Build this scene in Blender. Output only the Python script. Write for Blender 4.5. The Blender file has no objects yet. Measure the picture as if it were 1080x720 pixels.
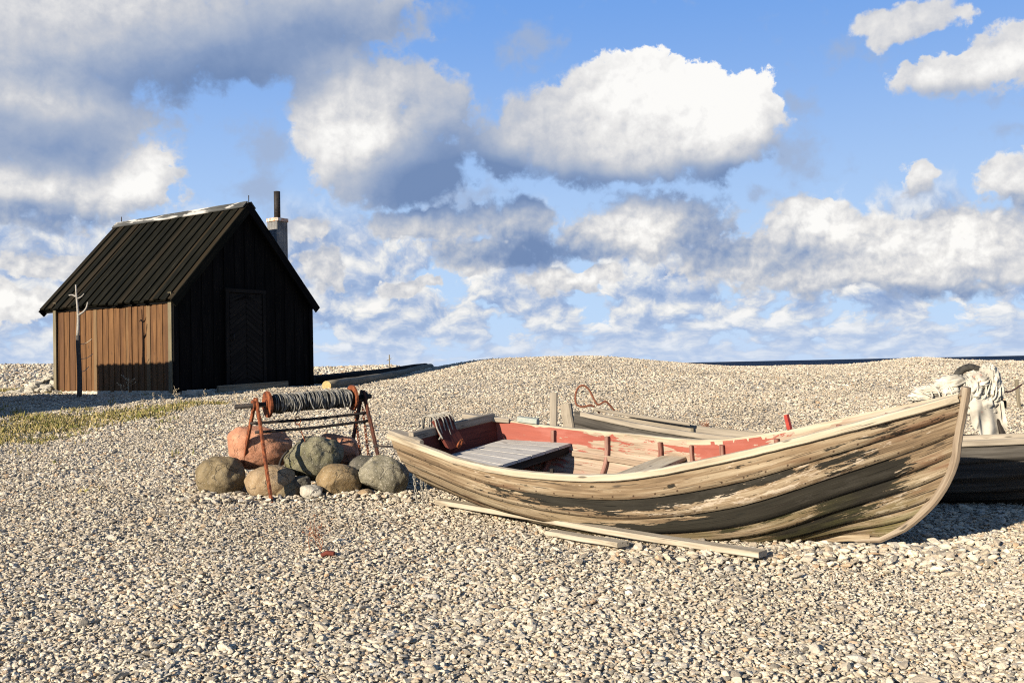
import bpy, bmesh, math, random
import numpy as np
from mathutils import Vector, Matrix, noise as mnoise

random.seed(7)
RNG = np.random.default_rng(11)
scene = bpy.context.scene
COL = scene.collection
rad = math.radians

# ------------------------------------------------------------------ camera
CAM = np.array([0, 0, 1.45])
PITCH, ROLL = rad(1.42), rad(1.2)
FWD = np.array([0, math.cos(PITCH), math.sin(PITCH)])
UP0 = np.array([0, -math.sin(PITCH), math.cos(PITCH)])
R0 = np.array([1., 0, 0])
RGT = math.cos(ROLL) * R0 - math.sin(ROLL) * UP0
UPV = math.sin(ROLL) * R0 + math.cos(ROLL) * UP0
cam_data = bpy.data.cameras.new('camera')
cam = bpy.data.objects.new('camera', cam_data)
COL.objects.link(cam)
cam_data.lens = 35.0
cam_data.sensor_width = 36.0
cam_data.sensor_fit = 'HORIZONTAL'
cam_data.clip_start = 0.1
cam_data.clip_end = 60000
cam.matrix_world = Matrix(((RGT[0], UPV[0], -FWD[0], CAM[0]), (RGT[1], UPV[1], -FWD[1], CAM[1]),
                           (RGT[2], UPV[2], -FWD[2], CAM[2]), (0, 0, 0, 1)))
scene.camera = cam


def sky_dir(x, y):
    """direction (azimuth, elevation) in radians of a point of the photograph's sky"""
    d = FWD + RGT * (x - 540) / 1050 - UPV * (y - 360) / 1050
    d = d / np.linalg.norm(d)
    return math.atan2(d[0], d[1]), math.asin(d[2])


# ------------------------------------------------------------------ node helpers
class NT:
    def __init__(self, tree):
        self.t = tree
        self.n = tree.nodes
        self.l = tree.links

    def new(self, typ, **kw):
        nd = self.n.new(typ)
        for k, v in kw.items():
            setattr(nd, k, v)
        return nd

    def put(self, sock, v):
        if v is None:
            return
        if isinstance(v, bpy.types.NodeSocket):
            self.l.new(v, sock)
        elif isinstance(v, (tuple, list)):
            dv = sock.default_value
            v = tuple(v)
            if len(dv) == 4 and len(v) == 3:
                v = v + (1,)
            sock.default_value = v
        else:
            sock.default_value = v

    def math(self, op, a, b=None, c=None, clamp=False):
        nd = self.new('ShaderNodeMath', operation=op, use_clamp=clamp)
        for i, v in enumerate((a, b, c)):
            self.put(nd.inputs[i], v)
        return nd.outputs[0]

    def vmath(self, op, a, b=None, out=0):
        nd = self.new('ShaderNodeVectorMath', operation=op)
        self.put(nd.inputs[0], a)
        self.put(nd.inputs[1], b)
        return nd.outputs[out]

    def noise(self, vec, scale=5., detail=4., rough=.5, dist=0., out='Fac', lac=2.):
        nd = self.new('ShaderNodeTexNoise')
        self.put(nd.inputs['Vector'], vec)
        self.put(nd.inputs['Scale'], scale)
        self.put(nd.inputs['Detail'], detail)
        self.put(nd.inputs['Roughness'], rough)
        self.put(nd.inputs['Distortion'], dist)
        self.put(nd.inputs['Lacunarity'], lac)
        return nd.outputs[out]

    def voro(self, vec, scale=5., feature='F1', out='Distance', rnd=1.):
        nd = self.new('ShaderNodeTexVoronoi', feature=feature)
        self.put(nd.inputs['Vector'], vec)
        self.put(nd.inputs['Scale'], scale)
        self.put(nd.inputs['Randomness'], rnd)
        return nd.outputs[out]

    def ramp(self, fac, pts, interp='LINEAR'):
        nd = self.new('ShaderNodeValToRGB')
        cr = nd.color_ramp
        cr.interpolation = interp
        while len(cr.elements) < len(pts):
            cr.elements.new(.5)
        for e, (p, c) in zip(cr.elements, pts):
            e.position = p
            c = (c, c, c) if not isinstance(c, (tuple, list)) else c
            e.color = (*c, 1)
        self.put(nd.inputs[0], fac)
        return nd.outputs[0]

    def mix(self, fac, a, b, blend='MIX'):
        nd = self.new('ShaderNodeMix', data_type='RGBA', blend_type=blend)
        self.put(nd.inputs[0], fac)
        self.put(nd.inputs[6], a)
        self.put(nd.inputs[7], b)
        return nd.outputs[2]

    def step(self, v, lo, hi, tlo=0., thi=1.):
        nd = self.new('ShaderNodeMapRange', interpolation_type='SMOOTHSTEP')
        self.put(nd.inputs[0], v)
        for i, x in enumerate((lo, hi, tlo, thi)):
            self.put(nd.inputs[1 + i], x)
        return nd.outputs[0]

    def mapping(self, vec, scale=(1, 1, 1), loc=(0, 0, 0)):
        nd = self.new('ShaderNodeMapping')
        self.put(nd.inputs['Vector'], vec)
        nd.inputs['Scale'].default_value = scale
        nd.inputs['Location'].default_value = loc
        return nd.outputs[0]

    def attr(self, name, out='Vector', typ='GEOMETRY'):
        nd = self.new('ShaderNodeAttribute', attribute_name=name, attribute_type=typ)
        return nd.outputs[out]

    def bump(self, h, strength=.5, dist=.01, normal=None):
        nd = self.new('ShaderNodeBump')
        self.put(nd.inputs['Strength'], strength)
        self.put(nd.inputs['Distance'], dist)
        self.put(nd.inputs['Height'], h)
        if normal is not None:
            self.put(nd.inputs['Normal'], normal)
        return nd.outputs[0]


def material(name, fn):
    m = bpy.data.materials.new(name)
    m.use_nodes = True
    t = m.node_tree
    t.nodes.clear()
    n = NT(t)
    out = n.new('ShaderNodeOutputMaterial')
    bs = n.new('ShaderNodeBsdfPrincipled')
    t.links.new(bs.outputs[0], out.inputs[0])
    col, rough, normal, metal = fn(n)
    n.put(bs.inputs['Base Color'], col)
    n.put(bs.inputs['Roughness'], rough)
    if normal is not None:
        n.put(bs.inputs['Normal'], normal)
    n.put(bs.inputs['Metallic'], metal)
    bs.inputs['Specular IOR Level'].default_value = .04 if name.startswith(('tarred', 'sea')) else .25
    return m


def wood_base(n, c_lo, c_mid, c_hi, crack=(.02, .016, .012), vary=.35):
    """weathered grain from the 'grain' attribute: (along, across, through) in metres"""
    g = n.attr('grain')
    a = n.noise(n.mapping(g, (2.2, 38, 38)), 1., 6, .62, .6)
    b = n.noise(n.mapping(g, (1.1, 7, 7)), 1., 3, .5, .3)
    fine = n.noise(n.mapping(g, (9, 260, 260)), 1., 3, .6)
    v = n.math('ADD', n.math('MULTIPLY', a, .62), n.math('MULTIPLY', b, .38))
    col = n.ramp(v, [(.30, c_lo), (.47, c_mid), (.66, c_hi)])
    col = n.mix(n.math('MULTIPLY', fine, vary), col, n.mix(1., col, (.45, .42, .4), 'MULTIPLY'))
    ck = n.noise(n.mapping(g, (1.6, 62, 62), (3, 7, 1)), 1., 4, .55, .4)
    ckm = n.step(ck, .66, .71)
    col = n.mix(n.math('MULTIPLY', ckm, .8), col, crack)
    # knots / nail stains
    kn = n.voro(n.mapping(g, (2.6, 11, 11)), 1.)
    col = n.mix(n.step(kn, .13, .05, 0, .75), col, crack)
    h = n.math('SUBTRACT', n.math('ADD', n.math('MULTIPLY', a, .7), n.math('MULTIPLY', fine, .35)),
               n.math('MULTIPLY', ckm, .8))
    return g, col, h


def wood(name, c_lo, c_mid, c_hi, rough=.85, bump=.5, tint=None):
    def fn(n):
        g, col, h = wood_base(n, c_lo, c_mid, c_hi)
        if tint:
            tv = n.attr('tone', 'Fac')
            col = n.mix(n.math('MULTIPLY', tv, tint[1]), col, tint[0])
        return col, rough, n.bump(h, bump, .006), 0
    return material(name, fn)


# ------------------------------------------------------------------ materials
def m_hull(n):
    g, col, h = wood_base(n, (.036, .022, .012), (.185, .128, .072), (.355, .288, .19))
    # reddish-brown stains along the boards
    st = n.noise(n.mapping(g, (1.3, 9, 1)), 1., 5, .6, .8)
    col = n.mix(n.step(st, .55, .68, 0, .6), col, (.11, .045, .02))
    sp = n.new('ShaderNodeSeparateXYZ')
    n.put(sp.inputs[0], g)
    ru = n.math('MULTIPLY', n.math('SUBTRACT', n.math('FRACT', n.math('DIVIDE', sp.outputs[0], .15)), .5), .15)
    rv = n.math('SUBTRACT', n.math('MULTIPLY', n.math('FRACT', n.math('DIVIDE', sp.outputs[1], 1.3)), 1.3), .022)
    rd = n.math('SQRT', n.math('ADD', n.math('MULTIPLY', ru, ru), n.math('MULTIPLY', rv, rv)))
    col = n.mix(n.step(rd, .009, .005, 0, .85), col, (.035, .016, .008))
    pa = n.attr('paint', 'Fac')
    pk = n.attr('pale', 'Fac')
    al = n.attr('algae', 'Fac')
    # pale remains of undercoat
    w1 = n.math('MULTIPLY_ADD', n.math('SUBTRACT', n.noise(n.mapping(g, (20, 110, 1), (7, 2, 0)), 1., 5, .7, .2), .5), .40, n.noise(n.mapping(g, (5.5, 26, 1), (9, 2, 0)), 1., 6, .66, .3))
    wm = n.math('SUBTRACT', n.math('ADD', w1, n.math('MULTIPLY', pk, .22)), .655)
    col = n.mix(n.step(wm, 0, .05, 0, .7), col, (.40, .33, .245))
    # peeling dark green-grey bottom paint
    p1 = n.math('MULTIPLY_ADD', n.math('SUBTRACT', n.noise(n.mapping(g, (16, 90, 1), (2, 2, 0)), 1., 5, .7, .2), .5), .42, n.noise(n.mapping(g, (4.2, 26, 1), (1, 5, 0)), 1., 6, .66, .35))
    pm = n.math('SUBTRACT', n.math('ADD', p1, n.math('MULTIPLY', pa, .42)), .725)
    pmask = n.step(pm, 0, .02)
    pcol = n.mix(n.noise(n.mapping(g, (4, 30, 1)), 1., 4, .6), (.002, .0025, .0015), (.010, .0098, .0065))
    col = n.mix(n.math('MULTIPLY', pmask, .95), col, pcol)
    a1 = n.noise(n.mapping(g, (2.2, 7, 1), (4, 1, 0)), 1., 5, .6)
    am = n.math('MULTIPLY', n.step(a1, .36, .62), al)
    col = n.mix(n.math('MULTIPLY', am, .62), col, (.075, .070, .018))
    hh = n.math('ADD', h, n.math('MULTIPLY', pmask, .35))
    
    sc_ = n.noise(n.mapping(g, (2.4, 95, 1), (8, 1, 0)), 1., 5, .6, .5)
    col = n.mix(n.step(sc_, .60, .66, 0, .75), col, (.022, .016, .011))
    return col, .85, n.bump(hh, .9, .008), 0


def m_red_inside(n):
    g, col, h = wood_base(n, (.12, .082, .055), (.28, .21, .145), (.40, .33, .25))
    pa = n.attr('paint', 'Fac')
    p1 = n.noise(n.mapping(g, (3.5, 14, 1), (1, 5, 0)), 1., 8, .68, .5)
    m = n.step(n.math('SUBTRACT', n.math('ADD', p1, n.math('MULTIPLY', pa, .5)), .72), 0, .025)
    red = n.mix(n.noise(n.mapping(g, (3, 12, 1)), 1., 4, .6), (.16, .025, .016), (.30, .075, .048))
    col = n.mix(n.math('MULTIPLY', m, .92), col, red)
    pk = n.noise(n.mapping(g, (2, 6, 1), (7, 7, 7)), 1., 4, .6)
    col = n.mix(n.step(pk, .52, .68, 0, .35), col, (.36, .15, .115))
    return col, .8, n.bump(n.math('ADD', h, n.math('MULTIPLY', m, .4)), .5, .005), 0


def m_rust(n):
    tc = n.new('ShaderNodeTexCoord').outputs['Object']
    a = n.noise(tc, 22, 6, .65)
    b = n.noise(tc, 90, 4, .6)
    col = n.ramp(a, [(.32, (.030, .011, .007)), (.5, (.145, .040, .014)), (.68, (.26, .082, .030))])
    col = n.mix(n.step(b, .58, .7, 0, .6), col, (.05, .025, .018))
    return col, .85, n.bump(n.math('ADD', a, b), .5, .004), .15


def m_iron(n):
    tc = n.new('ShaderNodeTexCoord').outputs['Object']
    a = n.noise(tc, 30, 5, .6)
    col = n.ramp(a, [(.35, (.012, .011, .011)), (.6, (.032, .026, .022)), (.75, (.09, .035, .018))])
    return col, .7, n.bump(a, .4, .003), .3


def stone_mat(name, c1, c2, c3, scale=6., lichen=None, speck=.5):
    def fn(n):
        tc = n.new('ShaderNodeTexCoord').outputs['Object']
        a = n.noise(tc, scale, 6, .62, .4)
        col = n.ramp(a, [(.32, c1), (.5, c2), (.68, c3)])
        s = n.noise(tc, 120, 3, .6)
        col = n.mix(n.math('MULTIPLY', n.step(s, .54, .68), speck), col, (.05, .045, .04))
        s2 = n.noise(n.mapping(tc, (1, 1, 1), (5, 5, 5)), 95, 3, .6)
        col = n.mix(n.math('MULTIPLY', n.step(s2, .58, .7), speck), col, (.55, .5, .43))
        if lichen:
            li = n.noise(n.mapping(tc, (1, 1, 1), (2, 8, 3)), 9, 7, .68)
            col = n.mix(n.step(li, .55, .64, 0, .8), col, lichen)
        cr = n.voro(n.vmath('ADD', tc, n.vmath('MULTIPLY', n.noise(tc, 6, 4, .6, 0, 'Color'), (.22, .22, .22))), 5.5, 'DISTANCE_TO_EDGE')
        ck = n.math('MULTIPLY', n.step(cr, .035, .0), n.step(n.noise(tc, 4, 3, .5), .48, .60))
        col = n.mix(n.math('MULTIPLY', ck, .75), col, (.03, .025, .02))
        h = n.math('ADD', n.noise(tc, 14, 8, .65), n.math('MULTIPLY', s, .25))
        h = n.math('MULTIPLY_ADD', ck, -.6, h)
        return col, .88, n.bump(h, .6, .03), 0
    return material(name, fn)


def m_shingle(n):
    """one shingle stone: colour varies from stone to stone"""
    oi = n.new('ShaderNodeObjectInfo')
    r = oi.outputs['Random']
    tc = n.new('ShaderNodeTexCoord').outputs['Object']
    col = n.ramp(r, [(0., (.17, .155, .13)), (.10, (.31, .265, .205)), (.26, (.42, .355, .265)), (.40, (.44, .41, .355)), (.58, (.52, .45, .34)),
                     (.80, (.60, .53, .41)), (.9, (.38, .33, .255)), (.95, (.42, .285, .17)), (1., (.68, .62, .51))])
    pl = n.noise(oi.outputs['Location'], .55, 4, .6)
    col = n.mix(1., col, n.ramp(pl, [(.30, (.82, .795, .75)), (.5, (1.0, .98, .935)), (.68, (1.08, 1.06, 1.02))]), 'MULTIPLY')
    a = n.noise(tc, 2.4, 5, .65)
    col = n.mix(1., col, n.ramp(a, [(.3, .66), (.5, .95), (.7, 1.08)]), 'MULTIPLY')
    return col, .92, n.bump(n.noise(tc, 5, 5, .65), .35, .15), 0


def m_ground(n):
    tc = n.new('ShaderNodeTexCoord').outputs['Object']
    v1 = n.voro(tc, 26)
    c1 = n.voro(tc, 26, out='Color')
    sep = n.new('ShaderNodeSeparateColor')
    n.put(sep.inputs[0], c1)
    col = n.ramp(sep.outputs[0], [(0, (.22, .19, .145)), (.3, (.38, .325, .245)), (.6, (.47, .405, .305)), (1, (.56, .49, .375))])
    gap = n.step(v1, .42, .72)
    col = n.mix(n.math('MULTIPLY', gap, .6), col, (.16, .135, .10))
    big = n.noise(tc, .35, 4, .6)
    col = n.mix(n.step(big, .55, .75, 0, .35), col, (.30, .285, .25))
    # soil and turf under the grass strip beside the hut
    ga = n.attr('turf', 'Fac')
    gn = n.noise(tc, 3.5, 6, .68)
    gm = n.step(n.math('ADD', gn, n.math('MULTIPLY', ga, .6)), .72, .86)
    gc = n.ramp(n.noise(tc, 11, 5, .65), [(.3, (.06, .06, .018)), (.5, (.14, .12, .04)), (.7, (.26, .21, .10))])
    col = n.mix(n.math('MULTIPLY', gm, .85), col, gc)
    h = n.math('SUBTRACT', 1., v1)
    return col, .95, n.bump(h, .9, .03), 0


def m_sea(n):
    tc = n.new('ShaderNodeTexCoord').outputs['Object']
    a = n.noise(n.mapping(tc, (.02, .12, 1)), 1., 5, .6)
    b = n.noise(n.mapping(tc, (.3, .9, 1)), 1., 4, .6)
    col = n.mix(a, (.004, .011, .028), (.007, .020, .046))
    col = n.mix(n.step(b, .72, .76, 0, .5), col, (.4, .42, .43))
    return col, .8, None, 0


def m_tar_roof(n):
    g, col, h = wood_base(n, (.0025, .003, .002), (.006, .006, .004), (.016, .014, .009))
    tone = n.attr('tone', 'Fac')
    col = n.mix(n.step(tone, .84, 1., 0, .6), col, n.mix(n.noise(n.mapping(g, (1, 12, 12)), 1., 4), (.014, .009, .005), (.05, .037, .022)))
    w = n.noise(n.mapping(g, (1.6, 26, 26), (3, 3, 3)), 1., 6, .7)
    col = n.mix(n.step(w, .62, .74, 0, .5), col, (.08, .075, .055))
    return col, .8, n.bump(h, .6, .008), 0


def m_brown_wall(n):
    g, col, h = wood_base(n, (.024, .010, .004), (.102, .047, .0155), (.17, .084, .030), vary=.5)
    tone = n.attr('tone', 'Fac')
    col = n.mix(n.math('MULTIPLY', n.step(tone, .0, .5, 1, 0), .55), col, (.05, .022, .010))
    col = n.mix(n.step(tone, .85, 1., 0, .45), col, (.16, .115, .06))
    return col, .85, n.bump(h, .6, .006), 0


def m_whitewash(n):
    g, col, h = wood_base(n, (.02, .02, .018), (.05, .05, .045), (.10, .10, .09))
    w = n.noise(n.mapping(g, (1.5, 6, 6)), 1., 5, .6, .6)
    m = n.step(w, .50, .60)
    col = n.mix(n.math('MULTIPLY', m, .9), col, (.40, .38, .34))
    return col, .85, n.bump(h, .4, .004), 0


def m_render(n):
    tc = n.new('ShaderNodeTexCoord').outputs['Object']
    a = n.noise(tc, 5, 7, .7)
    col = n.ramp(a, [(.3, (.09, .09, .085)), (.5, (.17, .165, .155)), (.7, (.25, .235, .21))])
    br = n.new('ShaderNodeTexBrick')
    n.put(br.inputs['Vector'], n.mapping(tc, (1, 1, 1)))
    br.inputs['Scale'].default_value = 4.5
    br.inputs['Mortar Size'].default_value = .03
    col = n.mix(n.math('MULTIPLY', br.outputs['Fac'], .5), col, (.10, .10, .10))
    return col, .95, n.bump(n.math('ADD', a, n.noise(tc, 40, 4)), .6, .02), 0


def m_chimney_top(n):
    tc = n.new('ShaderNodeTexCoord').outputs['Object']
    a = n.noise(tc, 12, 5, .65)
    col = n.ramp(a, [(.4, (.55, .50, .44)), (.55, (.36, .16, .07)), (.7, (.6, .55, .5))])
    return col, .9, n.bump(a, .5, .01), 0


def m_canvas(n):
    tc = n.new('ShaderNodeTexCoord').outputs['Object']
    a = n.noise(tc, 5, 3, .5)
    col = n.ramp(a, [(.3, (.20, .18, .145)), (.5, (.40, .365, .295)), (.7, (.50, .465, .385))])
    st = n.noise(n.mapping(tc, (1, 1, 1), (4, 4, 1)), 10, 4, .6)
    col = n.mix(n.step(st, .66, .70, 0, .8), col, (.40, .09, .05))
    return col, .9, n.bump(n.noise(tc, 60, 4, .6), .08, .004), 0


def plain(name, c, c2=None, rough=.8, scale=20, metal=0):
    def fn(n):
        tc = n.new('ShaderNodeTexCoord').outputs['Object']
        a = n.noise(tc, scale, 5, .6)
        return n.mix(n.step(a, .3, .7), c, c2 or c), rough, n.bump(a, .3, .004), metal
    return material(name, fn)


def m_grass(n):
    t = n.attr('tone', 'Fac')
    col = n.ramp(t, [(0, (.07, .085, .018)), (.4, (.16, .155, .035)), (.7, (.26, .20, .075)), (1, (.40, .31, .15))])
    return col, .8, None, 0


M = {
    'hull': material('weathered_hull', m_hull), 'red': material('peeling_red_paint', m_red_inside),
    'rail': wood('bleached_rail', (0.18, 0.14, 0.09), (0.37, 0.31, 0.215), (0.48, 0.42, 0.31)),
    'grey': wood('silvered_timber', (0.132, 0.110, 0.081), (0.238, 0.202, 0.151), (0.343, 0.296, 0.226)),
    'stem': wood('pale_stem', (.05, .03, .02), (.205, .155, .105), (.33, .275, .20)),
    'darkred': wood('dark_red_board', (0.038, 0.009, 0.006), (0.098, 0.021, 0.013), (0.150, 0.038, 0.022)),
    'board': wood('seat_board', (.26, .24, .205), (.43, .40, .35), (.54, .51, .455)),
    'plank': wood('weathered_plank', (.16, .125, .08), (.335, .285, .205), (.44, .39, .30)),
    'greyshade': wood('shade_darkened_planking', (.018, .016, .013), (.048, .042, .034), (.10, .09, .074)),  # dinghy's outer planking: shade on the hull is put into this darkened colour
    'ribred': wood('faded_red_rib', (.07, .022, .014), (.20, .085, .06), (.33, .21, .16)),
    'log': wood('grey_log', (0.070, 0.058, 0.037), (0.154, 0.129, 0.087), (0.238, 0.204, 0.143)),
    'blacktimber': wood('tarred_timber', (.010, .009, .008), (.026, .022, .019), (.055, .047, .038)),
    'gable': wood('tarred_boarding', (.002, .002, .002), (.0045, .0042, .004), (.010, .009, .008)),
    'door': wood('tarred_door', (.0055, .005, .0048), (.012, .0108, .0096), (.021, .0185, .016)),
    'corner': wood('grey_corner_board', (0.054, 0.043, 0.025), (0.120, 0.099, 0.058), (0.192, 0.162, 0.100)),
    'roof': material('tarred_roof_boards', m_tar_roof), 'wall': material('brown_wall_boards', m_brown_wall),
    'whitewash': material('whitewashed_board', m_whitewash), 'render': material('grey_render', m_render),
    'chimtop': material('chimney_cap', m_chimney_top), 'rust': material('rusty_iron', m_rust),
    'iron': material('dark_iron', m_iron), 'rustdark': plain('dark_rust', (.02, .012, .010), (.10, .03, .014), .85, 9), 'canvas': material('dirty_canvas', m_canvas),
    'rope': plain('grey_rope', (.17, .155, .125), (.30, .275, .225), .9, 60),
    'ropedark': plain('tarred_grey_rope', (.06, .058, .05), (.21, .20, .175), .9, 14),
    'brownrope': plain('brown_rope', (.10, .035, .018), (.20, .075, .04), .9, 60),
    'redpaint': plain('red_paint', (.24, .025, .018), (.32, .05, .03), .6),
    'bluegreen': plain('pale_green_paint', (.22, .26, .225), (.31, .31, .26), .8, 40),
    'logend': plain('sawn_log_end', (.30, .21, .085), (.40, .30, .13), .9, 30),
    'shingle': material('limestone_shingle', m_shingle), 'ground': material('shingle_ground', m_ground),
    'sea': material('sea_water', m_sea), 'grass': material('dry_grass', m_grass),
    'stalk': plain('dry_stalk', (.30, .24, .15), (.46, .38, .26), .9, 40),
    'redstalk': plain('red_stalk', (.16, .06, .035), (.30, .16, .09), .9, 40),
    'barkpale': plain('pale_branch', (.20, .18, .15), (.31, .285, .245), .9, 40),
    'barkdark': plain('dark_pole', (.035, .03, .027), (.07, .06, .05), .9, 30),
    'lime': stone_mat('pale_limestone', (.25, .225, .175), (.36, .325, .255), (.46, .42, .34), 8, None, .2),
    'rubber': plain('black_rubber', (.015, .014, .013), (.05, .045, .035), .8),
}

# ------------------------------------------------------------------ object helpers


def tag(o, label=None, cat=None, group=None, kind=None):
    if label:
        o['label'] = label
    if cat:
        o['category'] = cat
    if group:
        o['group'] = group
    if kind:
        o['kind'] = kind
    return o


def thing(name, loc, label, cat, group=None):
    o = bpy.data.objects.new(name, None)
    o.empty_display_size = .2
    o.location = loc
    COL.objects.link(o)
    return tag(o, label, cat, group)


ORIGIN = {}


class MB:
    """collects shapes given in world metres; build() links them as one mesh object"""

    def __init__(self):
        self.v, self.f, self.g, self.mi = [], [], [], []
        self.extra = {}
        self.cur = {}

    def add(self, verts, faces, grain, mi=0):
        o = len(self.v)
        self.v.extend([tuple(map(float, p)) for p in verts])
        self.g.extend([tuple(map(float, p)) for p in grain])
        for k in self.extra:
            if k not in self.cur:
                self.extra[k].extend([0.] * len(verts))
        for k, val in self.cur.items():
            L = self.extra.setdefault(k, [0.] * o)
            L.extend([float(val)] * len(verts) if np.isscalar(val) else list(map(float, val)))
        self.f.extend([tuple(i + o for i in f) for f in faces])
        self.mi.extend([mi] * len(faces))

    def sweep(self, path, up, w, h, ch=.15, off=(0, 0), jit=0., mi=0, ws=None, hs=None, cap=True):
        """chamfered rectangular section w (sideways) x h (along up) swept along a path; grain runs along it"""
        P = [np.array(p, float) for p in path]
        n = len(P)
        go = np.array([random.uniform(0, 50), random.uniform(0, 50), random.uniform(0, 50)])
        c = ch * min(w, h)
        V, G, F = [], [], []
        arc = 0.
        for i in range(n):
            T = P[min(i + 1, n - 1)] - P[max(i - 1, 0)]
            T /= np.linalg.norm(T) + 1e-9
            upv = np.array(up[i] if hasattr(up[0], '__len__') else up, float)
            S = np.cross(T, upv)
            S /= np.linalg.norm(S) + 1e-9
            Uv = np.cross(S, T)
            if i:
                arc += np.linalg.norm(P[i] - P[i - 1])
            ww = w * (ws[i] if ws is not None else 1) / 2
            hh = h * (hs[i] if hs is not None else 1) / 2
            jw, jh = random.uniform(-jit, jit), random.uniform(-jit, jit)
            prof = [(-ww + c, -hh), (ww - c, -hh), (ww, -hh + c), (ww, hh - c), (ww - c, hh), (-ww + c, hh), (-ww, hh - c), (-ww, -hh + c)]
            for a, b in prof:
                a2, b2 = a + off[0] + jw, b + off[1] + jh
                V.append(P[i] + S * a2 + Uv * b2)
                G.append(go + np.array([arc, a2, b2]))
        for i in range(n - 1):
            for k in range(8):
                a, b = i * 8 + k, i * 8 + (k + 1) % 8
                F.append((a, a + 8, b + 8, b))
        if cap:
            F.append(tuple(range(8)))
            F.append(tuple((n - 1) * 8 + k for k in reversed(range(8))))
        self.add(V, F, G, mi)

    def beam(self, a, b, up, w, h, ch=.15, seg=1, jit=0., mi=0, **kw):
        a, b = np.array(a, float), np.array(b, float)
        self.sweep([a + (b - a) * i / seg for i in range(seg + 1)], up, w, h, ch, jit=jit, mi=mi, **kw)

    def tube(self, path, r, n=8, mi=0, cap=True, rs=None, bend=0.):
        P = [np.array(p, float) for p in path]
        m = len(P)
        go = np.array([random.uniform(0, 50), random.uniform(0, 50), 0])
        V, G, F = [], [], []
        ref = np.array([.13, .27, .95])
        arc = 0.
        for i in range(m):
            T = P[min(i + 1, m - 1)] - P[max(i - 1, 0)]
            T /= np.linalg.norm(T) + 1e-9
            S = np.cross(T, ref)
            if np.linalg.norm(S) < .05:
                S = np.cross(T, np.array([1., 0, 0]))
            S /= np.linalg.norm(S)
            Q = np.cross(S, T)
            ref = Q
            if i:
                arc += np.linalg.norm(P[i] - P[i - 1])
            rr = r * (rs[i] if rs is not None else 1)
            for k in range(n):
                t = 2 * math.pi * k / n
                V.append(P[i] + rr * (S * math.cos(t) + Q * math.sin(t)))
                G.append(go + np.array([arc, rr * t, 0]))
        for i in range(m - 1):
            for k in range(n):
                a, b = i * n + k, i * n + (k + 1) % n
                F.append((a, a + n, b + n, b))
        if cap:
            F.append(tuple(range(n)))
            F.append(tuple((m - 1) * n + k for k in reversed(range(n))))
        self.add(V, F, G, mi)

    def grid(self, P, grain, mi=0, flip=False):
        """P: array (a, b, 3)"""
        a, b = P.shape[:2]
        F = []
        for i in range(a - 1):
            for j in range(b - 1):
                q = (i * b + j, i * b + j + 1, (i + 1) * b + j + 1, (i + 1) * b + j)
                F.append(q[::-1] if flip else q)
        self.add(P.reshape(-1, 3), F, grain.reshape(-1, 3), mi)

    def build(self, name, mats, parent=None, smooth=False, label=None):
        me = bpy.data.meshes.new(name)
        off = np.array(ORIGIN.get(parent.name, (0, 0, 0)) if parent else (0, 0, 0))
        V = np.array(self.v) - off
        me.from_pydata(V.tolist(), [], self.f)
        ga = me.attributes.new('grain', 'FLOAT_VECTOR', 'POINT')
        ga.data.foreach_set('vector', np.array(self.g, np.float32).ravel())
        for k, L in self.extra.items():
            at = me.attributes.new(k, 'FLOAT', 'POINT')
            at.data.foreach_set('value', np.array(L, np.float32))
        mats = mats if isinstance(mats, (list, tuple)) else [mats]
        for m in mats:
            me.materials.append(m)
        if len(mats) > 1:
            me.polygons.foreach_set('material_index', np.array(self.mi, np.int32))
        bm = bmesh.new()
        bm.from_mesh(me)
        bmesh.ops.recalc_face_normals(bm, faces=bm.faces)
        bm.to_mesh(me)
        bm.free()
        if smooth:
            me.polygons.foreach_set('use_smooth', [True] * len(me.polygons))
        me.update()
        o = bpy.data.objects.new(name, me)
        COL.objects.link(o)
        if parent:
            o.parent = parent
            ORIGIN[o.name] = tuple(off)
        if label:
            o['label'] = label
        return o


def root(name, loc, label, cat, group=None):
    o = thing(name, loc, label, cat, group)
    ORIGIN[o.name] = tuple(loc)
    return o


def solo(mb, name, mats, loc, label, cat, group=None, smooth=False, kind=None):
    """a thing that is one mesh, its origin at loc"""
    mb2 = mb
    mb2.v = [tuple(np.array(p) - np.array(loc)) for p in mb.v]
    o = mb2.build(name, mats, None, smooth)
    o.location = loc
    ORIGIN[o.name] = tuple(loc)
    return tag(o, label, cat, group, kind)


def rope_path(pts, n=24, wob=0.):
    """smooth path through points (Catmull-Rom)"""
    P = [np.array(p, float) for p in pts]
    P = [2 * P[0] - P[1]] + P + [2 * P[-1] - P[-2]]
    out = []
    m = len(P) - 3
    for i in range(m):
        for k in range(n):
            t = k / n
            a, b, c, d = P[i:i + 4]
            q = .5 * (2 * b + (c - a) * t + (2 * a - 5 * b + 4 * c - d) * t * t + (3 * b - a - 3 * c + d) * t ** 3)
            out.append(q + np.array([random.uniform(-wob, wob) for _ in range(3)]))
    out.append(P[-2])
    return out


# ------------------------------------------------------------------ terrain height
def smooth_table(xs, ys, lo, hi, step, sig):
    X = np.arange(lo, hi, step)
    Y = np.interp(X, xs, ys)
    k = int(4 * sig / step)
    w = np.exp(-.5 * (np.arange(-k, k + 1) * step / sig) ** 2)
    w /= w.sum()
    return X, np.convolve(np.pad(Y, k, mode='edge'), w, mode='valid')


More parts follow.
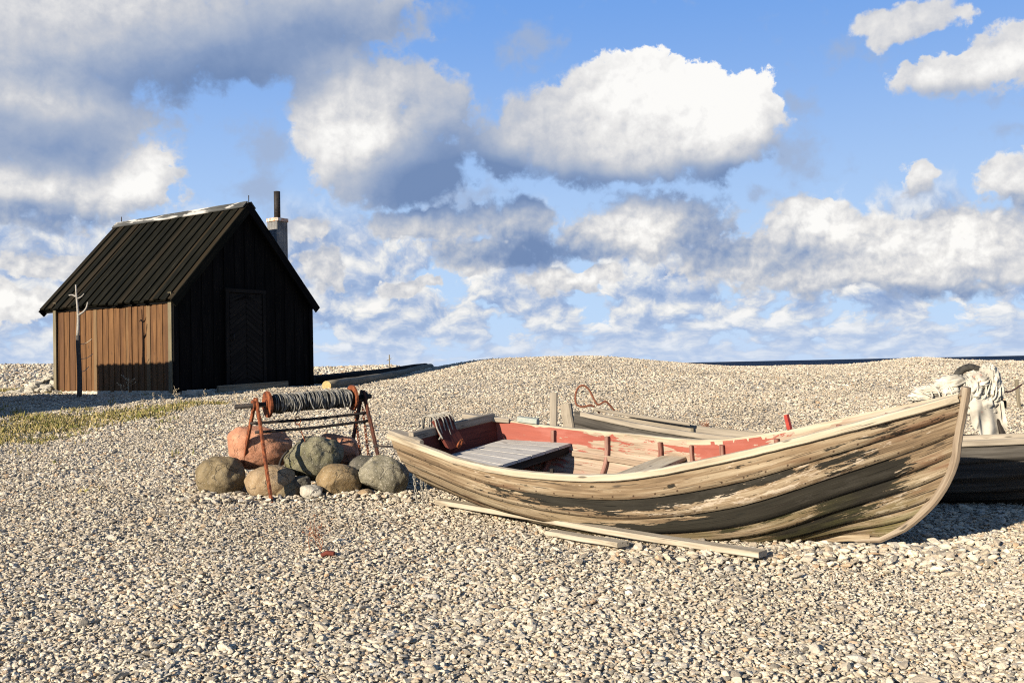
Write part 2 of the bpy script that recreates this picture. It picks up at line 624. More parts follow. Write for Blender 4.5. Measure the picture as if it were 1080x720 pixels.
BX, BY = smooth_table([-30, 0, 3, 4.5, 5.5, 7, 8.2, 9.4, 12, 15, 18.5, 60], [-.3, -.25, -.06, 0, .05, .13, .17, .25, .48, .76, 1.07, 1.07],
                      -40, 70, .1, .7)
CX, CY = smooth_table([-400, 300, 345, 400, 450, 510, 560, 600, 640, 700, 760, 800, 900, 930, 970, 1010, 1080, 1500],
                      [1.12, 1.12, 1.15, 1.27, 1.42, 1.62, 1.65, 1.665, 1.64, 1.48, 1.325, 1.295, 1.295, 1.36, 1.465, 1.36, 1.29, 1.28],
                      -500, 1600, 4, 12)
LX, LY = smooth_table([-400, 0, 60, 330, 460, 1500], [2.2, 2.12, 2.05, 1.56, 1.63, 1.63], -500, 1600, 4, 20)


def sstep(x):
    x = np.clip(x, 0, 1)
    return x * x * (3 - 2 * x)


def lump(X, Y):
    """gentle berms and hollows in the shingle"""
    r = .018 * np.sin(1.9 * X + .8 * Y + 1.) * np.sin(1.3 * Y - .5 * X) + .012 * np.sin(4.1 * X - 2.2 * Y) * np.sin(3.3 * Y + 1.7 * X + 2)
    r += .022 * np.sin(.63 * X + 1.1 * Y + .4)
    return r


def gz(X, Y):
    X, Y = np.asarray(X, float), np.asarray(Y, float)
    Ye = np.maximum(Y, 4.)
    px = np.clip(540 + 1050 * X / Ye, -490, 1580)
    b = np.interp(Y, BX, BY)
    c = np.interp(px, CX, CY)
    lft = np.interp(px, LX, LY)
    t = sstep((Y - 17.5) / (25 - 17.5))
    z = b + (c - b) * np.where(Y > 17.5, .35 * np.clip((Y - 17.5) / 7.5, 0, 1) + .65 * t, 0)
    right = c + (-2.2 - c) * sstep((Y - 25.5) / 16)
    left = c + (lft - c) * sstep((Y - 25) / 33)
    left = left + (-2.2 - left) * sstep((Y - 70) / 60)
    wl = sstep((520 - px) / 110)
    z = np.where(Y > 25, left * wl + right * (1 - wl), z)
    z = z + lump(X, Y) * np.clip((30 - Y) / 10, .3, 1) * np.where(Y > 20, .6, 1)
    z = z + .05 * np.exp(-(((X - 2.15) / .75) ** 2 + ((Y - 6.72) / .28) ** 2))
    # the shore drops to the sea far to the sides as well
    z = z - 4 * sstep((np.abs(X) - 90) / 60)
    return z


def gz1(x, y):
    return float(gz(x, y))


def on(x, y, dz=0.):
    return np.array([x, y, gz1(x, y) + dz])


# ground sheet
def axis(lo, hi, fine_lo, fine_hi, fine, grow):
    a = list(np.arange(fine_lo, fine_hi + 1e-6, fine))
    s, x = fine, fine_hi
    while x < hi:
        s *= grow
        x += s
        a.append(min(x, hi))
    s, x = fine, fine_lo
    b = []
    while x > lo:
        s *= grow
        x -= s
        b.append(max(x, lo))
    return np.array(b[::-1] + a)


gx = axis(-170, 170, -12, 16, .16, 1.09)
gy = axis(-40, 150, 2, 30, .14, 1.08)
GX, GY = np.meshgrid(gx, gy, indexing='ij')
GZ = gz(GX, GY)
turf = np.zeros_like(GX)


def turf_at(X, Y):
    # strip from (-6.4,12.3)/(-7.9,15.4) to (-5.2,16.4)
    ax, ay, bx, by = -9.4, 12.35, -4.4, 17.2
    L = math.hypot(bx - ax, by - ay)
    ux, uy = (bx - ax) / L, (by - ay) / L
    s = (X - ax) * ux + (Y - ay) * uy
    d = -(X - ax) * uy + (Y - ay) * ux
    w = 1.5 * np.clip((L - s) / 4.0, .12, 1)
    t = np.exp(-((d) / w) ** 2) * np.clip(s + 3, 0, 1) * np.clip((L - s) / .8, 0, 1)
    t2 = np.exp(-(((X + 12.2) / 1.6) ** 2 + ((Y - 23) / .9) ** 2))
    return np.maximum(t, t2)


turf = turf_at(GX, GY)
mb = MB()
mb.cur = {'turf': turf.ravel()}
mb.grid(np.stack([GX, GY, GZ], -1), np.stack([GX, GY, GZ], -1))
ground = mb.build('ground', M['ground'], None, True)
tag(ground, 'pale shingle beach ground rising to a low ridge', 'ground', kind='structure')

mb = MB()
R_ = 30000.
ang = np.linspace(0, 2 * math.pi, 65)
rr = np.array([0, 200, 1000, 5000, R_])
P = np.stack([np.outer(rr, np.cos(ang)), np.outer(rr, np.sin(ang)), np.full((5, 65), -1.1)], -1)
mb.grid(P, P)
sea = mb.build('sea', M['sea'])
tag(sea, 'thin strip of dark blue sea on the horizon', 'sea', kind='structure')

# ------------------------------------------------------------------ shingle stones (instanced, uncountable)
proto = bpy.data.collections.new('shingle_kinds')
NP_ = 28
for k in range(NP_):
    bm = bmesh.new()
    sx, sy, sz = random.uniform(.85, 1.35), random.uniform(.6, .98), random.uniform(.34, .68)
    for _ in range(random.choice((10, 13, 17, 22))):
        v = Vector((random.gauss(0, 1), random.gauss(0, 1), random.gauss(0, 1))).normalized()
        v *= random.uniform(.86, 1.06)
        bm.verts.new((v.x * sx, v.y * sy, v.z * sz))
    r = bmesh.ops.convex_hull(bm, input=bm.verts)
    junk = [e for e in r['geom_interior'] if isinstance(e, bmesh.types.BMVert)]
    if junk:
        bmesh.ops.delete(bm, geom=junk, context='VERTS')
    bmesh.ops.bevel(bm, geom=list(bm.edges) + list(bm.verts), offset=.065, segments=1, affect='EDGES', profile=.6, clamp_overlap=True)
    me = bpy.data.meshes.new('shingle_stone')
    bm.to_mesh(me)
    bm.free()
    me.materials.append(M['shingle'])
    me.polygons.foreach_set('use_smooth', [k % 5 == 0] * len(me.polygons))
    o = bpy.data.objects.new('shingle_stone', me)
    proto.objects.link(o)


def wedge(n, y0, y1, p0=-430, p1=1560):
    Y = np.sqrt(RNG.uniform(y0 * y0, y1 * y1, n))
    px = RNG.uniform(p0, p1, n)
    X = (px - 540) / 1050 * Y
    return X, Y


def build_shingle():
    XS, YS, SC, DZ = [], [], [], []
    for n, y0, y1, smin, smax, hv in ((43000, 3.3, 6.5, .008, .018, .012), (52000, 3.3, 6.5, .009, .027, .010), (58000, 6.5, 10.5, .009, .019, .012), (72000, 6.5, 10.5, .010, .028, .010),
                                      (175000, 10.5, 17, .011, .030, .009), (185000, 17, 28, .014, .034, .010)):
        X, Y = wedge(n, y0, y1)
        s = smin + (smax - smin) * RNG.beta(1.5, 2.8, n)
        XS.append(X); YS.append(Y); SC.append(s); DZ.append(RNG.uniform(-.3, .6, n) * s + RNG.uniform(0, hv, n))
    # the ground beside the camera's view, thinner
    X, Y = RNG.uniform(-9, 10, 16000), RNG.uniform(1., 9, 16000)
    s = RNG.uniform(.014, .034, 16000)
    XS.append(X); YS.append(Y); SC.append(s); DZ.append(RNG.uniform(-.3, .7, 16000) * s)
    # larger stones strewn about
    X, Y = wedge(5400, 3.6, 26)
    s = RNG.uniform(.028, .052, 5400)
    XS.append(X); YS.append(Y); SC.append(s); DZ.append(RNG.uniform(-.2, .2, 5400) * s)
    X, Y = wedge(260, 3.6, 14)
    s = RNG.uniform(.05, .085, 260)
    XS.append(X); YS.append(Y); SC.append(s); DZ.append(RNG.uniform(-.25, .05, 260) * s)
    # clean heap scraped up in front of the bow and under the stern
    X = RNG.normal(2.15, .65, 1500); Y = RNG.normal(6.72, .2, 1500)
    s = RNG.uniform(.02, .045, 1500)
    XS.append(X); YS.append(Y); SC.append(s); DZ.append(RNG.uniform(0, .9, 1500) * s)
    X = RNG.uniform(-3.15, -.95, 1700); Y = 9.27 + .06 * np.sin(3 * X) + RNG.normal(0, .10, 1700)
    s = RNG.uniform(.014, .036, 1700)
    XS.append(X); YS.append(Y); SC.append(s); DZ.append(RNG.uniform(0, 1.6, 1700) * s)
    # the far stony bank on the left
    n = 16000
    Y = np.sqrt(RNG.uniform(28 ** 2, 66 ** 2, n)); px = RNG.uniform(-150, 520, n); X = (px - 540) / 1050 * Y
    s = RNG.uniform(.04, .12, n)
    XS.append(X); YS.append(Y); SC.append(s); DZ.append(RNG.uniform(-.2, .5, n) * s)
    X, Y, s, dz = map(np.concatenate, (XS, YS, SC, DZ))
    # thin the stones out where turf grows
    patch = np.sin(1.1 * X + .7 * Y + 1.3) * np.sin(.9 * Y - .6 * X) + .6 * np.sin(2.7 * X - 1.3 * Y) * np.sin(2.1 * Y + X)
    s = s * (1 + .16 * patch)
    keep = RNG.uniform(0, 1, len(X)) > np.clip(turf_at(X, Y) * 1.1 - .25, 0, .85)
    X, Y, s, dz = X[keep], Y[keep], s[keep], dz[keep]
    n = len(X)
    me = bpy.data.meshes.new('shingle')
    me.vertices.add(n)
    co = np.stack([X, Y, gz(X, Y) + dz], -1).astype(np.float32)
    me.vertices.foreach_set('co', co.ravel())
    rot = np.stack([RNG.normal(0, .24, n), RNG.normal(0, .24, n), RNG.uniform(0, 6.283, n)], -1).astype(np.float32)
    me.attributes.new('turn', 'FLOAT_VECTOR', 'POINT').data.foreach_set('vector', rot.ravel())
    scl = np.stack([s * RNG.uniform(.8, 1.25, n), s * RNG.uniform(.8, 1.2, n), s * RNG.uniform(.8, 1.25, n)], -1).astype(np.float32)
    me.attributes.new('size', 'FLOAT_VECTOR', 'POINT').data.foreach_set('vector', scl.ravel())
    me.attributes.new('kind_no', 'INT', 'POINT').data.foreach_set('value', RNG.integers(0, NP_, n).astype(np.int32))
    me.materials.append(M['shingle'])
    o = bpy.data.objects.new('shingle', me)
    COL.objects.link(o)
    tag(o, 'loose pale limestone pebbles covering the whole beach', 'pebbles', kind='stuff')
    ng = bpy.data.node_groups.new('strew_shingle', 'GeometryNodeTree')
    ng.interface.new_socket('Geometry', in_out='INPUT', socket_type='NodeSocketGeometry')
    ng.interface.new_socket('Geometry', in_out='OUTPUT', socket_type='NodeSocketGeometry')
    N, L = ng.nodes, ng.links
    gi, go = N.new('NodeGroupInput'), N.new('NodeGroupOutput')
    ci = N.new('GeometryNodeCollectionInfo')
    ci.inputs['Collection'].default_value = proto
    ci.inputs['Separate Children'].default_value = True
    ci.inputs['Reset Children'].default_value = True
    iop = N.new('GeometryNodeInstanceOnPoints')
    iop.inputs['Pick Instance'].default_value = True

    def named(nm, dt):
        a = N.new('GeometryNodeInputNamedAttribute')
        a.data_type = dt
        a.inputs['Name'].default_value = nm
        return [x for x in a.outputs if x.enabled and x.name == 'Attribute'][0]
    e2r = N.new('FunctionNodeEulerToRotation')
    L.new(named('turn', 'FLOAT_VECTOR'), e2r.inputs[0])
    L.new(e2r.outputs[0], iop.inputs['Rotation'])
    L.new(named('size', 'FLOAT_VECTOR'), iop.inputs['Scale'])
    L.new(named('kind_no', 'INT'), iop.inputs['Instance Index'])
    L.new(gi.outputs[0], iop.inputs['Points'])
    L.new(ci.outputs[0], iop.inputs['Instance'])
    L.new(iop.outputs[0], go.inputs[0])
    md = o.modifiers.new('strew', 'NODES')
    md.node_group = ng


build_shingle()


# ------------------------------------------------------------------ boats
def spl(v, s):
    v = np.asarray(v, float)
    n = len(v) - 1
    x = np.clip(np.asarray(s, float) * n, 0, n - 1e-9)
    i = x.astype(int)
    t = x - i

    def g(j):
        return np.where(j < 0, 2 * v[0] - v[1], np.where(j > n, 2 * v[n] - v[n - 1], v[np.clip(j, 0, n)]))
    p0, p1, p2, p3 = g(i - 1), g(i), g(i + 1), g(i + 2)
    return .5 * (2 * p1 + (p2 - p0) * t + (2 * p0 - 5 * p1 + 4 * p2 - p3) * t * t + (3 * p1 - p0 - 3 * p2 + p3) * t ** 3)


class Hull:
    def __init__(self, pos, yaw, heel, trim, L, b, h, k, e, rake, st):
        self.__dict__.update(locals())
        self.pos = np.array(pos, float)

    def local(self, s, t, side):
        s, t = np.broadcast_arrays(np.asarray(s, float), np.asarray(t, float))
        b, h, k = spl(self.b, s), spl(self.h, s), spl(self.k, s)
        e = np.maximum(spl(self.e, s), .6)
        y = b * (1 - (1 - np.clip(t, 0, 1)) ** e) ** (1 / 1.15)
        z = k + (h - k) * t ** (1 + .55 * (e - 1))
        x = s * self.L
        tz = (z - k) / (h - k + 1e-6)
        st = spl(list(self.st) + [0], np.clip(tz, 0, 1))
        x = x + self.rake * tz * np.clip(1 - s / .12, 0, 1) - st * np.clip((s - .72) / .28, 0, 1) ** 2
        return np.stack([x, side * y, z], -1)

    def place(self, P):
        P = np.asarray(P, float)
        a, hl, tr = rad(self.yaw), rad(self.heel), rad(self.trim)
        x, y, z = P[..., 0], P[..., 1], P[..., 2]
        y2 = y * math.cos(hl) - z * math.sin(hl)
        z2 = y * math.sin(hl) + z * math.cos(hl)
        x2 = x * math.cos(tr) - z2 * math.sin(tr)
        z3 = x * math.sin(tr) + z2 * math.cos(tr)
        ex = np.array([math.cos(a), -math.sin(a), 0])
        ey = np.array([math.sin(a), math.cos(a), 0])
        return self.pos + x2[..., None] * ex + y2[..., None] * ey + z3[..., None] * np.array([0, 0, 1.])

    def world(self, s, t, side, off=0.):
        return self.place(self.loff(s, t, side, off))

    def loff(self, s, t, side, off=0.):
        """local point moved along the outward normal"""
        s, t = np.broadcast_arrays(np.asarray(s, float), np.asarray(t, float))
        d = .004
        ds = self.local(np.clip(s + d, 0, .985), t, side) - self.local(np.clip(s - d, 0, .985) - 1e-5, t, side)
        t0, t1 = np.clip(t - d, .002, 1), np.clip(t + d, .002, 1)
        t0 = np.where(t1 - t0 < 1e-4, t1 - d, t0)
        dt = self.local(s, t1, side) - self.local(s, t0, side)
        n = np.cross(ds, dt) * side
        n = -n / (np.linalg.norm(n, axis=-1, keepdims=True) + 1e-9)
        flip = np.where((n[..., 1] * side) < -1e-6, -1., 1.)
        n = n * flip[..., None]
        return self.local(s, t, side) + n * (off if np.isscalar(off) else np.asarray(off)[..., None])

    def axis(self, v):
        return self.place(np.array(v, float)) - self.place(np.zeros(3))

    def t_at_z(self, s, z):
        T = np.linspace(0, 1, 200)
        Z = self.local(s, T, 1)[:, 2]
        return float(np.interp(z, Z, T))


def strakes(mb, H, seams, paint, s0=0., s1=1., ns=70, offset=.02):
    """lapped planking, both sides; paint(i, s, v)->(paint, pale, algae)"""
    S = np.linspace(s0, s1, ns)
    for side in (-1, 1):
        for i in range(len(seams) - 1):
            a, b = seams[i + 1], seams[i]          # lower, upper
            rows = [(a, -.006), (a, offset)] + [(a + (b - a) * q, offset - (offset - .002) * q) for q in (.25, .5, .75, 1.)]
            P = np.stack([H.world(S, np.full(ns, t), side, o * np.clip((1.02 - S) / .05, 0.15, 1)) for t, o in rows], 1)
            ex = []
            v = np.array([0, 0, .25, .5, .75, 1.])
            G = np.zeros(P.shape)
            G[..., 0] = (S * H.L)[:, None] + 13.7 * i + (0 if side < 0 else 31)
            G[..., 1] = (v * .17)[None, :] + 1.3 * i
            G[..., 2] = 3.1 * i
            pa, pk, al = paint(i, np.repeat(S[:, None], 6, 1), np.repeat(v[None], ns, 0), side)
            mb.cur = {'paint': pa.ravel(), 'pale': pk.ravel(), 'algae': al.ravel()}
            mb.grid(P, G, flip=side > 0)
    return mb


def sg(x, c, w):
    return np.exp(-((x - c) / w) ** 2)


# ---- the rowing boat in front
H1 = Hull((-.598, 9.239, .15), 35.17, 5.18, -.05, 4.45,
          [.551, .793, .879, .757, .507, .333, .02], [.776, .642, .576, .565, .687, .871, 1.061],
          [.218, .092, .021, -.015, -.046, .062, .055], [1.895, 2.067, 2.513, 3.089, 2.587, 1.592, .62], -.173,
          (.516, .255, .106, .054))
SEAMS1 = [1., .84, .685, .525, .387, .217, .11, 0.]


def paint1(i, s, v, side):
    z = np.zeros_like(s)
    pa, pk, al = z.copy(), z.copy(), z.copy()
    if i == 0:
        pa += .16 + .35 * sg(s, .93, .07) * (v < .6) + .12 * sg(s, .72, .1)
        pk += .1 * sg(s, .5, .3)
    elif i == 1:
        pa += (.80 * sg(s, .44, .19) + .15) * np.clip(.35 + v * .9, 0, 1)
        pa += .6 * sg(s, .66, .13) * (v > .5) + .42 * sg(s, .84, .06)
        pk += .75 * sg(s, .66, .14) + .3 * sg(s, .85, .1)
    elif i == 2:
        pa += .05 + 1.0 * sg(s, .74, .18) + .6 * sg(s, .55, .2) * (v < .6)
        pa = np.where(s > .93, pa * .55, pa) + .55 * sg(s, .87, .05)
        pk += .55 * sg(s, .86, .08) + .55 * sg(s, .8, .12) * (v < .5)
        al += .25 * sg(s, .3, .2)
    elif i == 3:
        pa += .25 + .75 * sg(s, .86, .07) + .3 * sg(s, .7, .1) * (v > .5) + .4 * sg(s, .35, .2)
        pk += .4 * sg(s, .85, .15)
        al += .6 * sg(s, .6, .25)
    elif i == 4:
        pa += .95 * sg(s, .78, .11) + .5 * sg(s, .5, .15)
        pk += .65 * sg(s, .9, .07)
        al += .5
    else:
        pa += .2
        pk += .25 * sg(s, .9, .1)
        al += .8 if i == 5 else .95
    al += .15 * (i >= 3)
    return pa, pk, al


def inner_paint(lo=.45, hi=.2):
    def f(s, t):
        return np.clip(.02 + .66 * sg(s, .02, .22) + .46 * sg(s, .56, .10) * (t > .6) + .26 * (t > .82), 0, 1)
    return f


def lining(mb, H, s0, s1, paintf, off=-.016, ns=60, nt=14):
    S = np.linspace(s0, s1, ns)
    T = np.linspace(0.0, .995, nt)
    SS, TT = np.meshgrid(S, T, indexing='ij')
    for side in (-1, 1):
        k = np.clip((1.0 - SS) / .06, .1, 1)
        Pm = H.world(SS, TT, side, off * k)
        G = np.zeros(Pm.shape)
        G[..., 0] = SS * H.L + (0 if side < 0 else 40)
        G[..., 1] = TT * 1.1
        mb.cur = {'paint': paintf(SS, TT).ravel()}
        mb.grid(Pm, G, flip=side < 0)


def rail(mb, H, side, s0, s1, w, h, zoff=-.015, yoff=.012, ns=60, jit=.0015, twist=None):
    S = np.linspace(s0, s1, ns)
    Pl = H.local(S, np.ones(ns), side)
    tang = np.gradient(Pl[:, :2], axis=0)
    nrm = np.stack([tang[:, 1], -tang[:, 0]], -1) * (-side)
    nrm /= np.linalg.norm(nrm, axis=-1, keepdims=True)
    nrm = np.where(((nrm[:, 1] * side) < 0)[:, None], -nrm, nrm)
    k = np.clip((1 - S) / .05, 0.2, 1)[:, None]
    Pl = Pl.copy()
    Pl[:, :2] += nrm * yoff * k
    Pl[:, 2] += zoff
    up = H.axis((0, 0, 1))
    mb.sweep(H.place(Pl), up, w, h, .14, jit=jit, ws=np.clip((1 - S) / .04 + .35, .35, 1))


boat = root('rowing_boat', tuple(H1.place(np.array([2.2, 0, 0.]))),
            'long weathered clinker rowing boat with peeling red inside, nearest boat on the shingle', 'boat')
mb = strakes(MB(), H1, SEAMS1, paint1)
mb.build('planking', M['hull'], boat, True)
mb = MB()
lining(mb, H1, .03, .985, inner_paint())
mb.build('inner_planking', M['red'], boat, True, 'peeling red and bare pink wood lining')
for side in (-1, 1):
    mb = MB()
    rail(mb, H1, side, 0.0, .992, .056, .05)
    mb.build('gunwale', M['rail'], boat)
# stem: follows the bow profile and rises above the gunwale
T = np.linspace(.0, 1., 26)
Pl = H1.local(np.ones(26), T, 1)
Pl[:, 1] = 0
head = Pl[-1] + np.outer(np.array([.5, 1.]), (Pl[-1] - Pl[-3]) / np.linalg.norm(Pl[-1] - Pl[-3])) * .05
Pl = np.concatenate([[Pl[0] + np.array([-.25, 0, -.03]), Pl[0] + np.array([-.08, 0, -.012])], Pl[1:], head])
mb = MB()
fw = H1.axis((1, 0, 0))
mb.sweep(H1.place(Pl), H1.axis((0, 1, 0)), .062, .055, .3, off=(-.006, 0), jit=.0012,
         ws=np.concatenate([np.linspace(.7, 1, 6), np.ones(len(Pl) - 7), [.85]]))
mb.build('stem', M['stem'], boat)
# keel
S = np.linspace(.0, .90, 30)
Pl = H1.local(S, np.zeros(30), 1)
Pl[:, 1] = 0
Pl[:, 2] -= .02
mb = MB()
mb.sweep(H1.place(Pl), H1.axis((0, 0, 1)), .05, .07, .1)
mb.build('keel', M['hull'], boat)


def transom(H, s0, thick, extra, mbt, cap=True):
    tt = np.linspace(0, 1, 18)
    L_ = H.loff(np.full(18, s0), tt, -1, -.01)
    R_2 = H.loff(np.full(18, s0), tt, 1, -.01)
    ring = list(L_[::-1]) + list(R_2[1:])
    ring = [r.copy() for r in ring]
    top = ring[0][2]
    x0 = np.mean([r[0] for r in ring])
    P = [np.array([r[0], r[1], r[2]]) for r in ring]
    P = [P[0] + np.array([0, 0, extra])] + P + [P[-1] + np.array([0, 0, extra])]
    n = len(P)
    A = H.place(np.array(P))
    B = H.place(np.array(P) + np.array([thick, 0, 0]))
    V = np.concatenate([A, B])
    F = [tuple(range(n)), tuple(range(2 * n - 1, n - 1, -1))] + [(i, (i + 1) % n, n + (i + 1) % n, n + i) for i in range(n)]
    G = [(p[1], p[2], 0) for p in P] * 2
    mbt.add(V, F, G)
    return P


mb = MB()
TP = transom(H1, .045, .035, .0, mb)
mb.build('transom', M['darkred'], boat)
# capping board on the transom
mb = MB()
a_, b_ = TP[0] + np.array([.017, .01, .028]), TP[-1] + np.array([.017, -.01, .028])
mb.beam(H1.place(a_), H1.place(b_), H1.axis((0, 0, 1)), .055, .075, .12, 4, .002)
mb.build('transom_cap', M['grey'], boat)
# quarter knees: the broad ends of the rails at the stern
for side in (-1, 1):
    mb = MB()
    q = H1.local(np.array([.0, .03, .075]), np.ones(3), side)
    q[:, 1] -= side * np.array([.035, .045, .02])
    q[:, 2] += .012
    mb.sweep(H1.place(q), H1.axis((0, 0, 1)), .11, .045, .15, ws=[.8, 1., .35])
    mb.build('quarter_knee', M['grey'], boat)
# ribs
for s in (.155, .275, .40, .475, .548, .67, .79, .88):
    tt = np.concatenate([np.linspace(.97, .0, 16), np.linspace(.0, .97, 16)[1:]])
    sd = np.array([1] * 16 + [-1] * 15)
    pts = np.array([H1.loff(np.array(s), np.array(t), d, -.034) for t, d in zip(tt, sd)])
    mid = pts[14:17].mean(0)
    pts[15] = mid + np.array([0, 0, .012])
    mb = MB()
    mb.cur = {'paint': .25}
    mb.sweep(H1.place(pts), H1.axis((1, 0, 0)), .05, .036 if s != .475 else .024, .2, jit=.002)
    mb.build('rib', M['ribred'], boat)
# stern seat of fore-and-aft boards on a cross bearer
def seat_pt(s, y, dz=0.):
    return np.array([s * H1.L, y, .545 - .055 * (s - .05) / .145 + dz])


def half_w(s, z):
    t = H1.t_at_z(s, z)
    return float(H1.local(s, t, 1)[1]) - .03


mb = MB()
nb = 7
for k in range(nb):
    q0, q1 = -1 + 2 * k / nb + .008, -1 + 2 * (k + 1) / nb - .008
    ca, cb = .056, .195
    wa, wb = half_w(ca, .54), half_w(cb, .49)
    V, Gr = [], []
    go = random.uniform(0, 50)
    for dz in (-.013, .013):
        for c_, w_, q in ((ca, wa, q0), (ca, wa, q1), (cb, wb, q1), (cb, wb, q0)):
            V.append(H1.place(seat_pt(c_, q * w_, dz)))
            Gr.append((c_ * H1.L + go, q * w_ + go, dz))
    mb.add(V, [(0, 1, 2, 3), (7, 6, 5, 4), (0, 4, 5, 1), (1, 5, 6, 2), (2, 6, 7, 3), (3, 7, 4, 0)], Gr)
seat = mb.build('stern_seat', M['board'], boat)
mb = MB()
w_ = half_w(.19, .46)
mb.beam(H1.place(seat_pt(.187, -w_, -.052)), H1.place(seat_pt(.187, w_, -.052)), H1.axis((0, 0, 1)), .04, .07, .1)
mb.build('seat_bearer', M['blacktimber'], seat)
# midship thwart
mb = MB()
sT, zT = .43, .40
w_ = half_w(sT, zT)
mb.beam(H1.place(np.array([sT * H1.L, -w_, zT])), H1.place(np.array([sT * H1.L, w_, zT])), H1.axis((0, 0, 1)), .24, .032, .12, 6, .001)
mb.build('thwart', M['rail'], boat)
# riser strip on the far inside
for side in (1, -1):
    mb = MB()
    S = np.linspace(.2, .9, 30)
    mb.cur = {'paint': .3}
    mb.sweep(H1.world(S, np.full(30, .72), side, -.045), H1.axis((0, 0, 1)), .022, .05, .15)
    mb.build('riser', M['red'], boat)
# rowlock block on the far gunwale, red thole pins
for s, side, mat, nm, sz in ((.105, 1, 'bluegreen', 'rowlock_block', (.20, .075, .05)), (.69, 1, 'redpaint', 'thole_pin', (.03, .03, .12)),
                             (.385, -1, 'blacktimber', 'thole_pin', (.025, .025, .03))):
    p = H1.local(s, 1., side)
    p = p + np.array([0, -side * .005, sz[2] / 2 + .012])
    q = H1.local(s + .01, 1., side) - H1.local(s - .01, 1., side)
    q /= np.linalg.norm(q)
    mb = MB()
    mb.beam(H1.place(p - q * sz[0] / 2), H1.place(p + q * sz[0] / 2), H1.axis((0, 0, 1)), sz[1], sz[2], .12, 2, .001)
    mb.build(nm, M[mat], boat)
# breast hook closing the bow
mb = MB()
for side in (1, -1):
    q = H1.local(np.array([.90, .97]), np.ones(2), side)
    q[:, 1] *= .5
    q[:, 2] -= .03
    mb.sweep(H1.place(q), H1.axis((0, 0, 1)), .13, .04, .15, ws=[1., .3])
mb.build('breasthook', M['grey'], boat)

# board lashed to the inside of the transom, with ring
lb_loc = tuple(H1.place(np.array([.22, -.12, .56])))
lash = root('lashed_board', lb_loc, 'brown board roped to the stern transom with a rusty ring', 'board')
mb = MB()
yb = -.17
mb.beam(H1.place(np.array([.105, yb, .865])), H1.place(np.array([.245, yb + .02, .60])), H1.axis((1, 0, .5)), .25, .03, .12, 3, .002)
brd = mb.build('board_panel', M['darkred'], lash)
mb = MB()
for k in range(6):
    y0 = yb - .135 + .05 * k + random.uniform(-.015, .015)
    j = lambda: random.uniform(-.012, .012)
    mb.tube([H1.place(p) for p in rope_path([(.20 + j(), y0 + j(), .70 - .03 * (k % 3)), (.165, y0 + j(), .79), (.135, y0 + j(), .875), (.08, y0 + j(), .90),
                                             (.0, y0, .885), (-.02, y0 + j(), .78)], 5)], .0075, 6)
mb.tube([H1.place(p) for p in rope_path([(.19, yb - .15, .70), (.165, yb - .02, .76), (.17, yb + .13, .75)], 5)], .0075, 6)
mb.build('rope_lashing', M['rope'], lash, True)
mb = MB()
rc = H1.place(np.array([.265, yb + .045, .63]))
a1, a2 = H1.axis((.45, .2, .9)), H1.axis((-.2, .95, 0))
mb.tube([rc + .04 * (a1 * math.cos(t) + a2 * math.sin(t)) for t in np.linspace(.4, 6.2, 20)], .009, 8)
mb.build('ring', M['rust'], lash, True)

# ---- second boat lying behind
H2 = Hull((.64, 10.42, .20), 27.0, -2, 0., 5.6,
          [.03, .40, .60, .68, .62, .42, .02], [.77, .63, .53, .475, .53, .60, .75],
          [.14, .04, .0, -.02, -.02, .0, .08], [1.1, 1.6, 2.2, 2.5, 2.2, 1.5, 1.0], .0, (.40, .2, .1, .04))


def paint2(i, s, v, side):
    z = np.zeros_like(s)
    return z + .15 + .1 * (i > 2), z + .15, z + .1


boat2 = root('wooden_dinghy', tuple(H2.place(np.array([2.8, 0, 0.]))),
             'grey weathered dinghy lying behind the large rowing boat, mostly hidden, its right half in shade', 'boat')
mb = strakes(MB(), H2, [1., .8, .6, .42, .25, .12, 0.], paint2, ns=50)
mb.build('planking', M['greyshade'], boat2, True)
mb = MB()
lining(mb, H2, .03, .985, lambda s, t: s * 0, ns=40)
mb.build('inner_planking', M['grey'], boat2, True)
for side in (-1, 1):
    mb = MB()
    rail(mb, H2, side, .02 if side < 0 else .09, .99, .055, .05, ns=40)
    mb.build('gunwale', M['grey'], boat2)
Pl = H2.local(np.zeros(16), np.linspace(0, 1, 16), 1)
Pl[:, 1] = 0
Pl[:, 0] -= np.linspace(0, .10, 16) ** 1.0
Pl = np.concatenate([Pl, [Pl[-1] + (Pl[-1] - Pl[-2]) * 1.6]])
mb = MB()
mb.sweep(H2.place(Pl), H2.axis((0, 1, 0)), .12, .07, .2, jit=.003)
mb.build('stem', M['grey'], boat2)
Pl = H2.local(np.ones(16), np.linspace(0, 1, 16), 1)
Pl[:, 1] = 0
Pl = np.concatenate([Pl, [Pl[-1] + (Pl[-1] - Pl[-2]) * 1.6]])
mb = MB()
mb.sweep(H2.place(Pl), H2.axis((0, 1, 0)), .10, .06, .2, jit=.003)
mb.build('stem', M['grey'], boat2)
S = np.linspace(.02, .92, 20)
Pl = H2.local(S, np.zeros(20), 1)
Pl[:, 1] = 0
Pl[:, 2] -= .02
mb = MB()
mb.sweep(H2.place(Pl), H2.axis((0, 0, 1)), .05, .06, .1)
mb.build('keel', M['grey'], boat2)
for s in (.2, .35, .5, .65, .8):
    tt = np.concatenate([np.linspace(.97, .0, 12), np.linspace(.0, .97, 12)[1:]])
    sd = np.array([1] * 12 + [-1] * 11)
    pts = np.array([H2.loff(np.array(s), np.array(t), d, -.034) for t, d in zip(tt, sd)])
    mb = MB()
    mb.sweep(H2.place(pts), H2.axis((1, 0, 0)), .036, .034, .2, jit=.002)
    mb.build('rib', M['log'], boat2)
mb = MB()   # loose end of the far rail sticking out over the open end
q = H2.local(np.array([.03, .1, .2]), np.ones(3), 1)
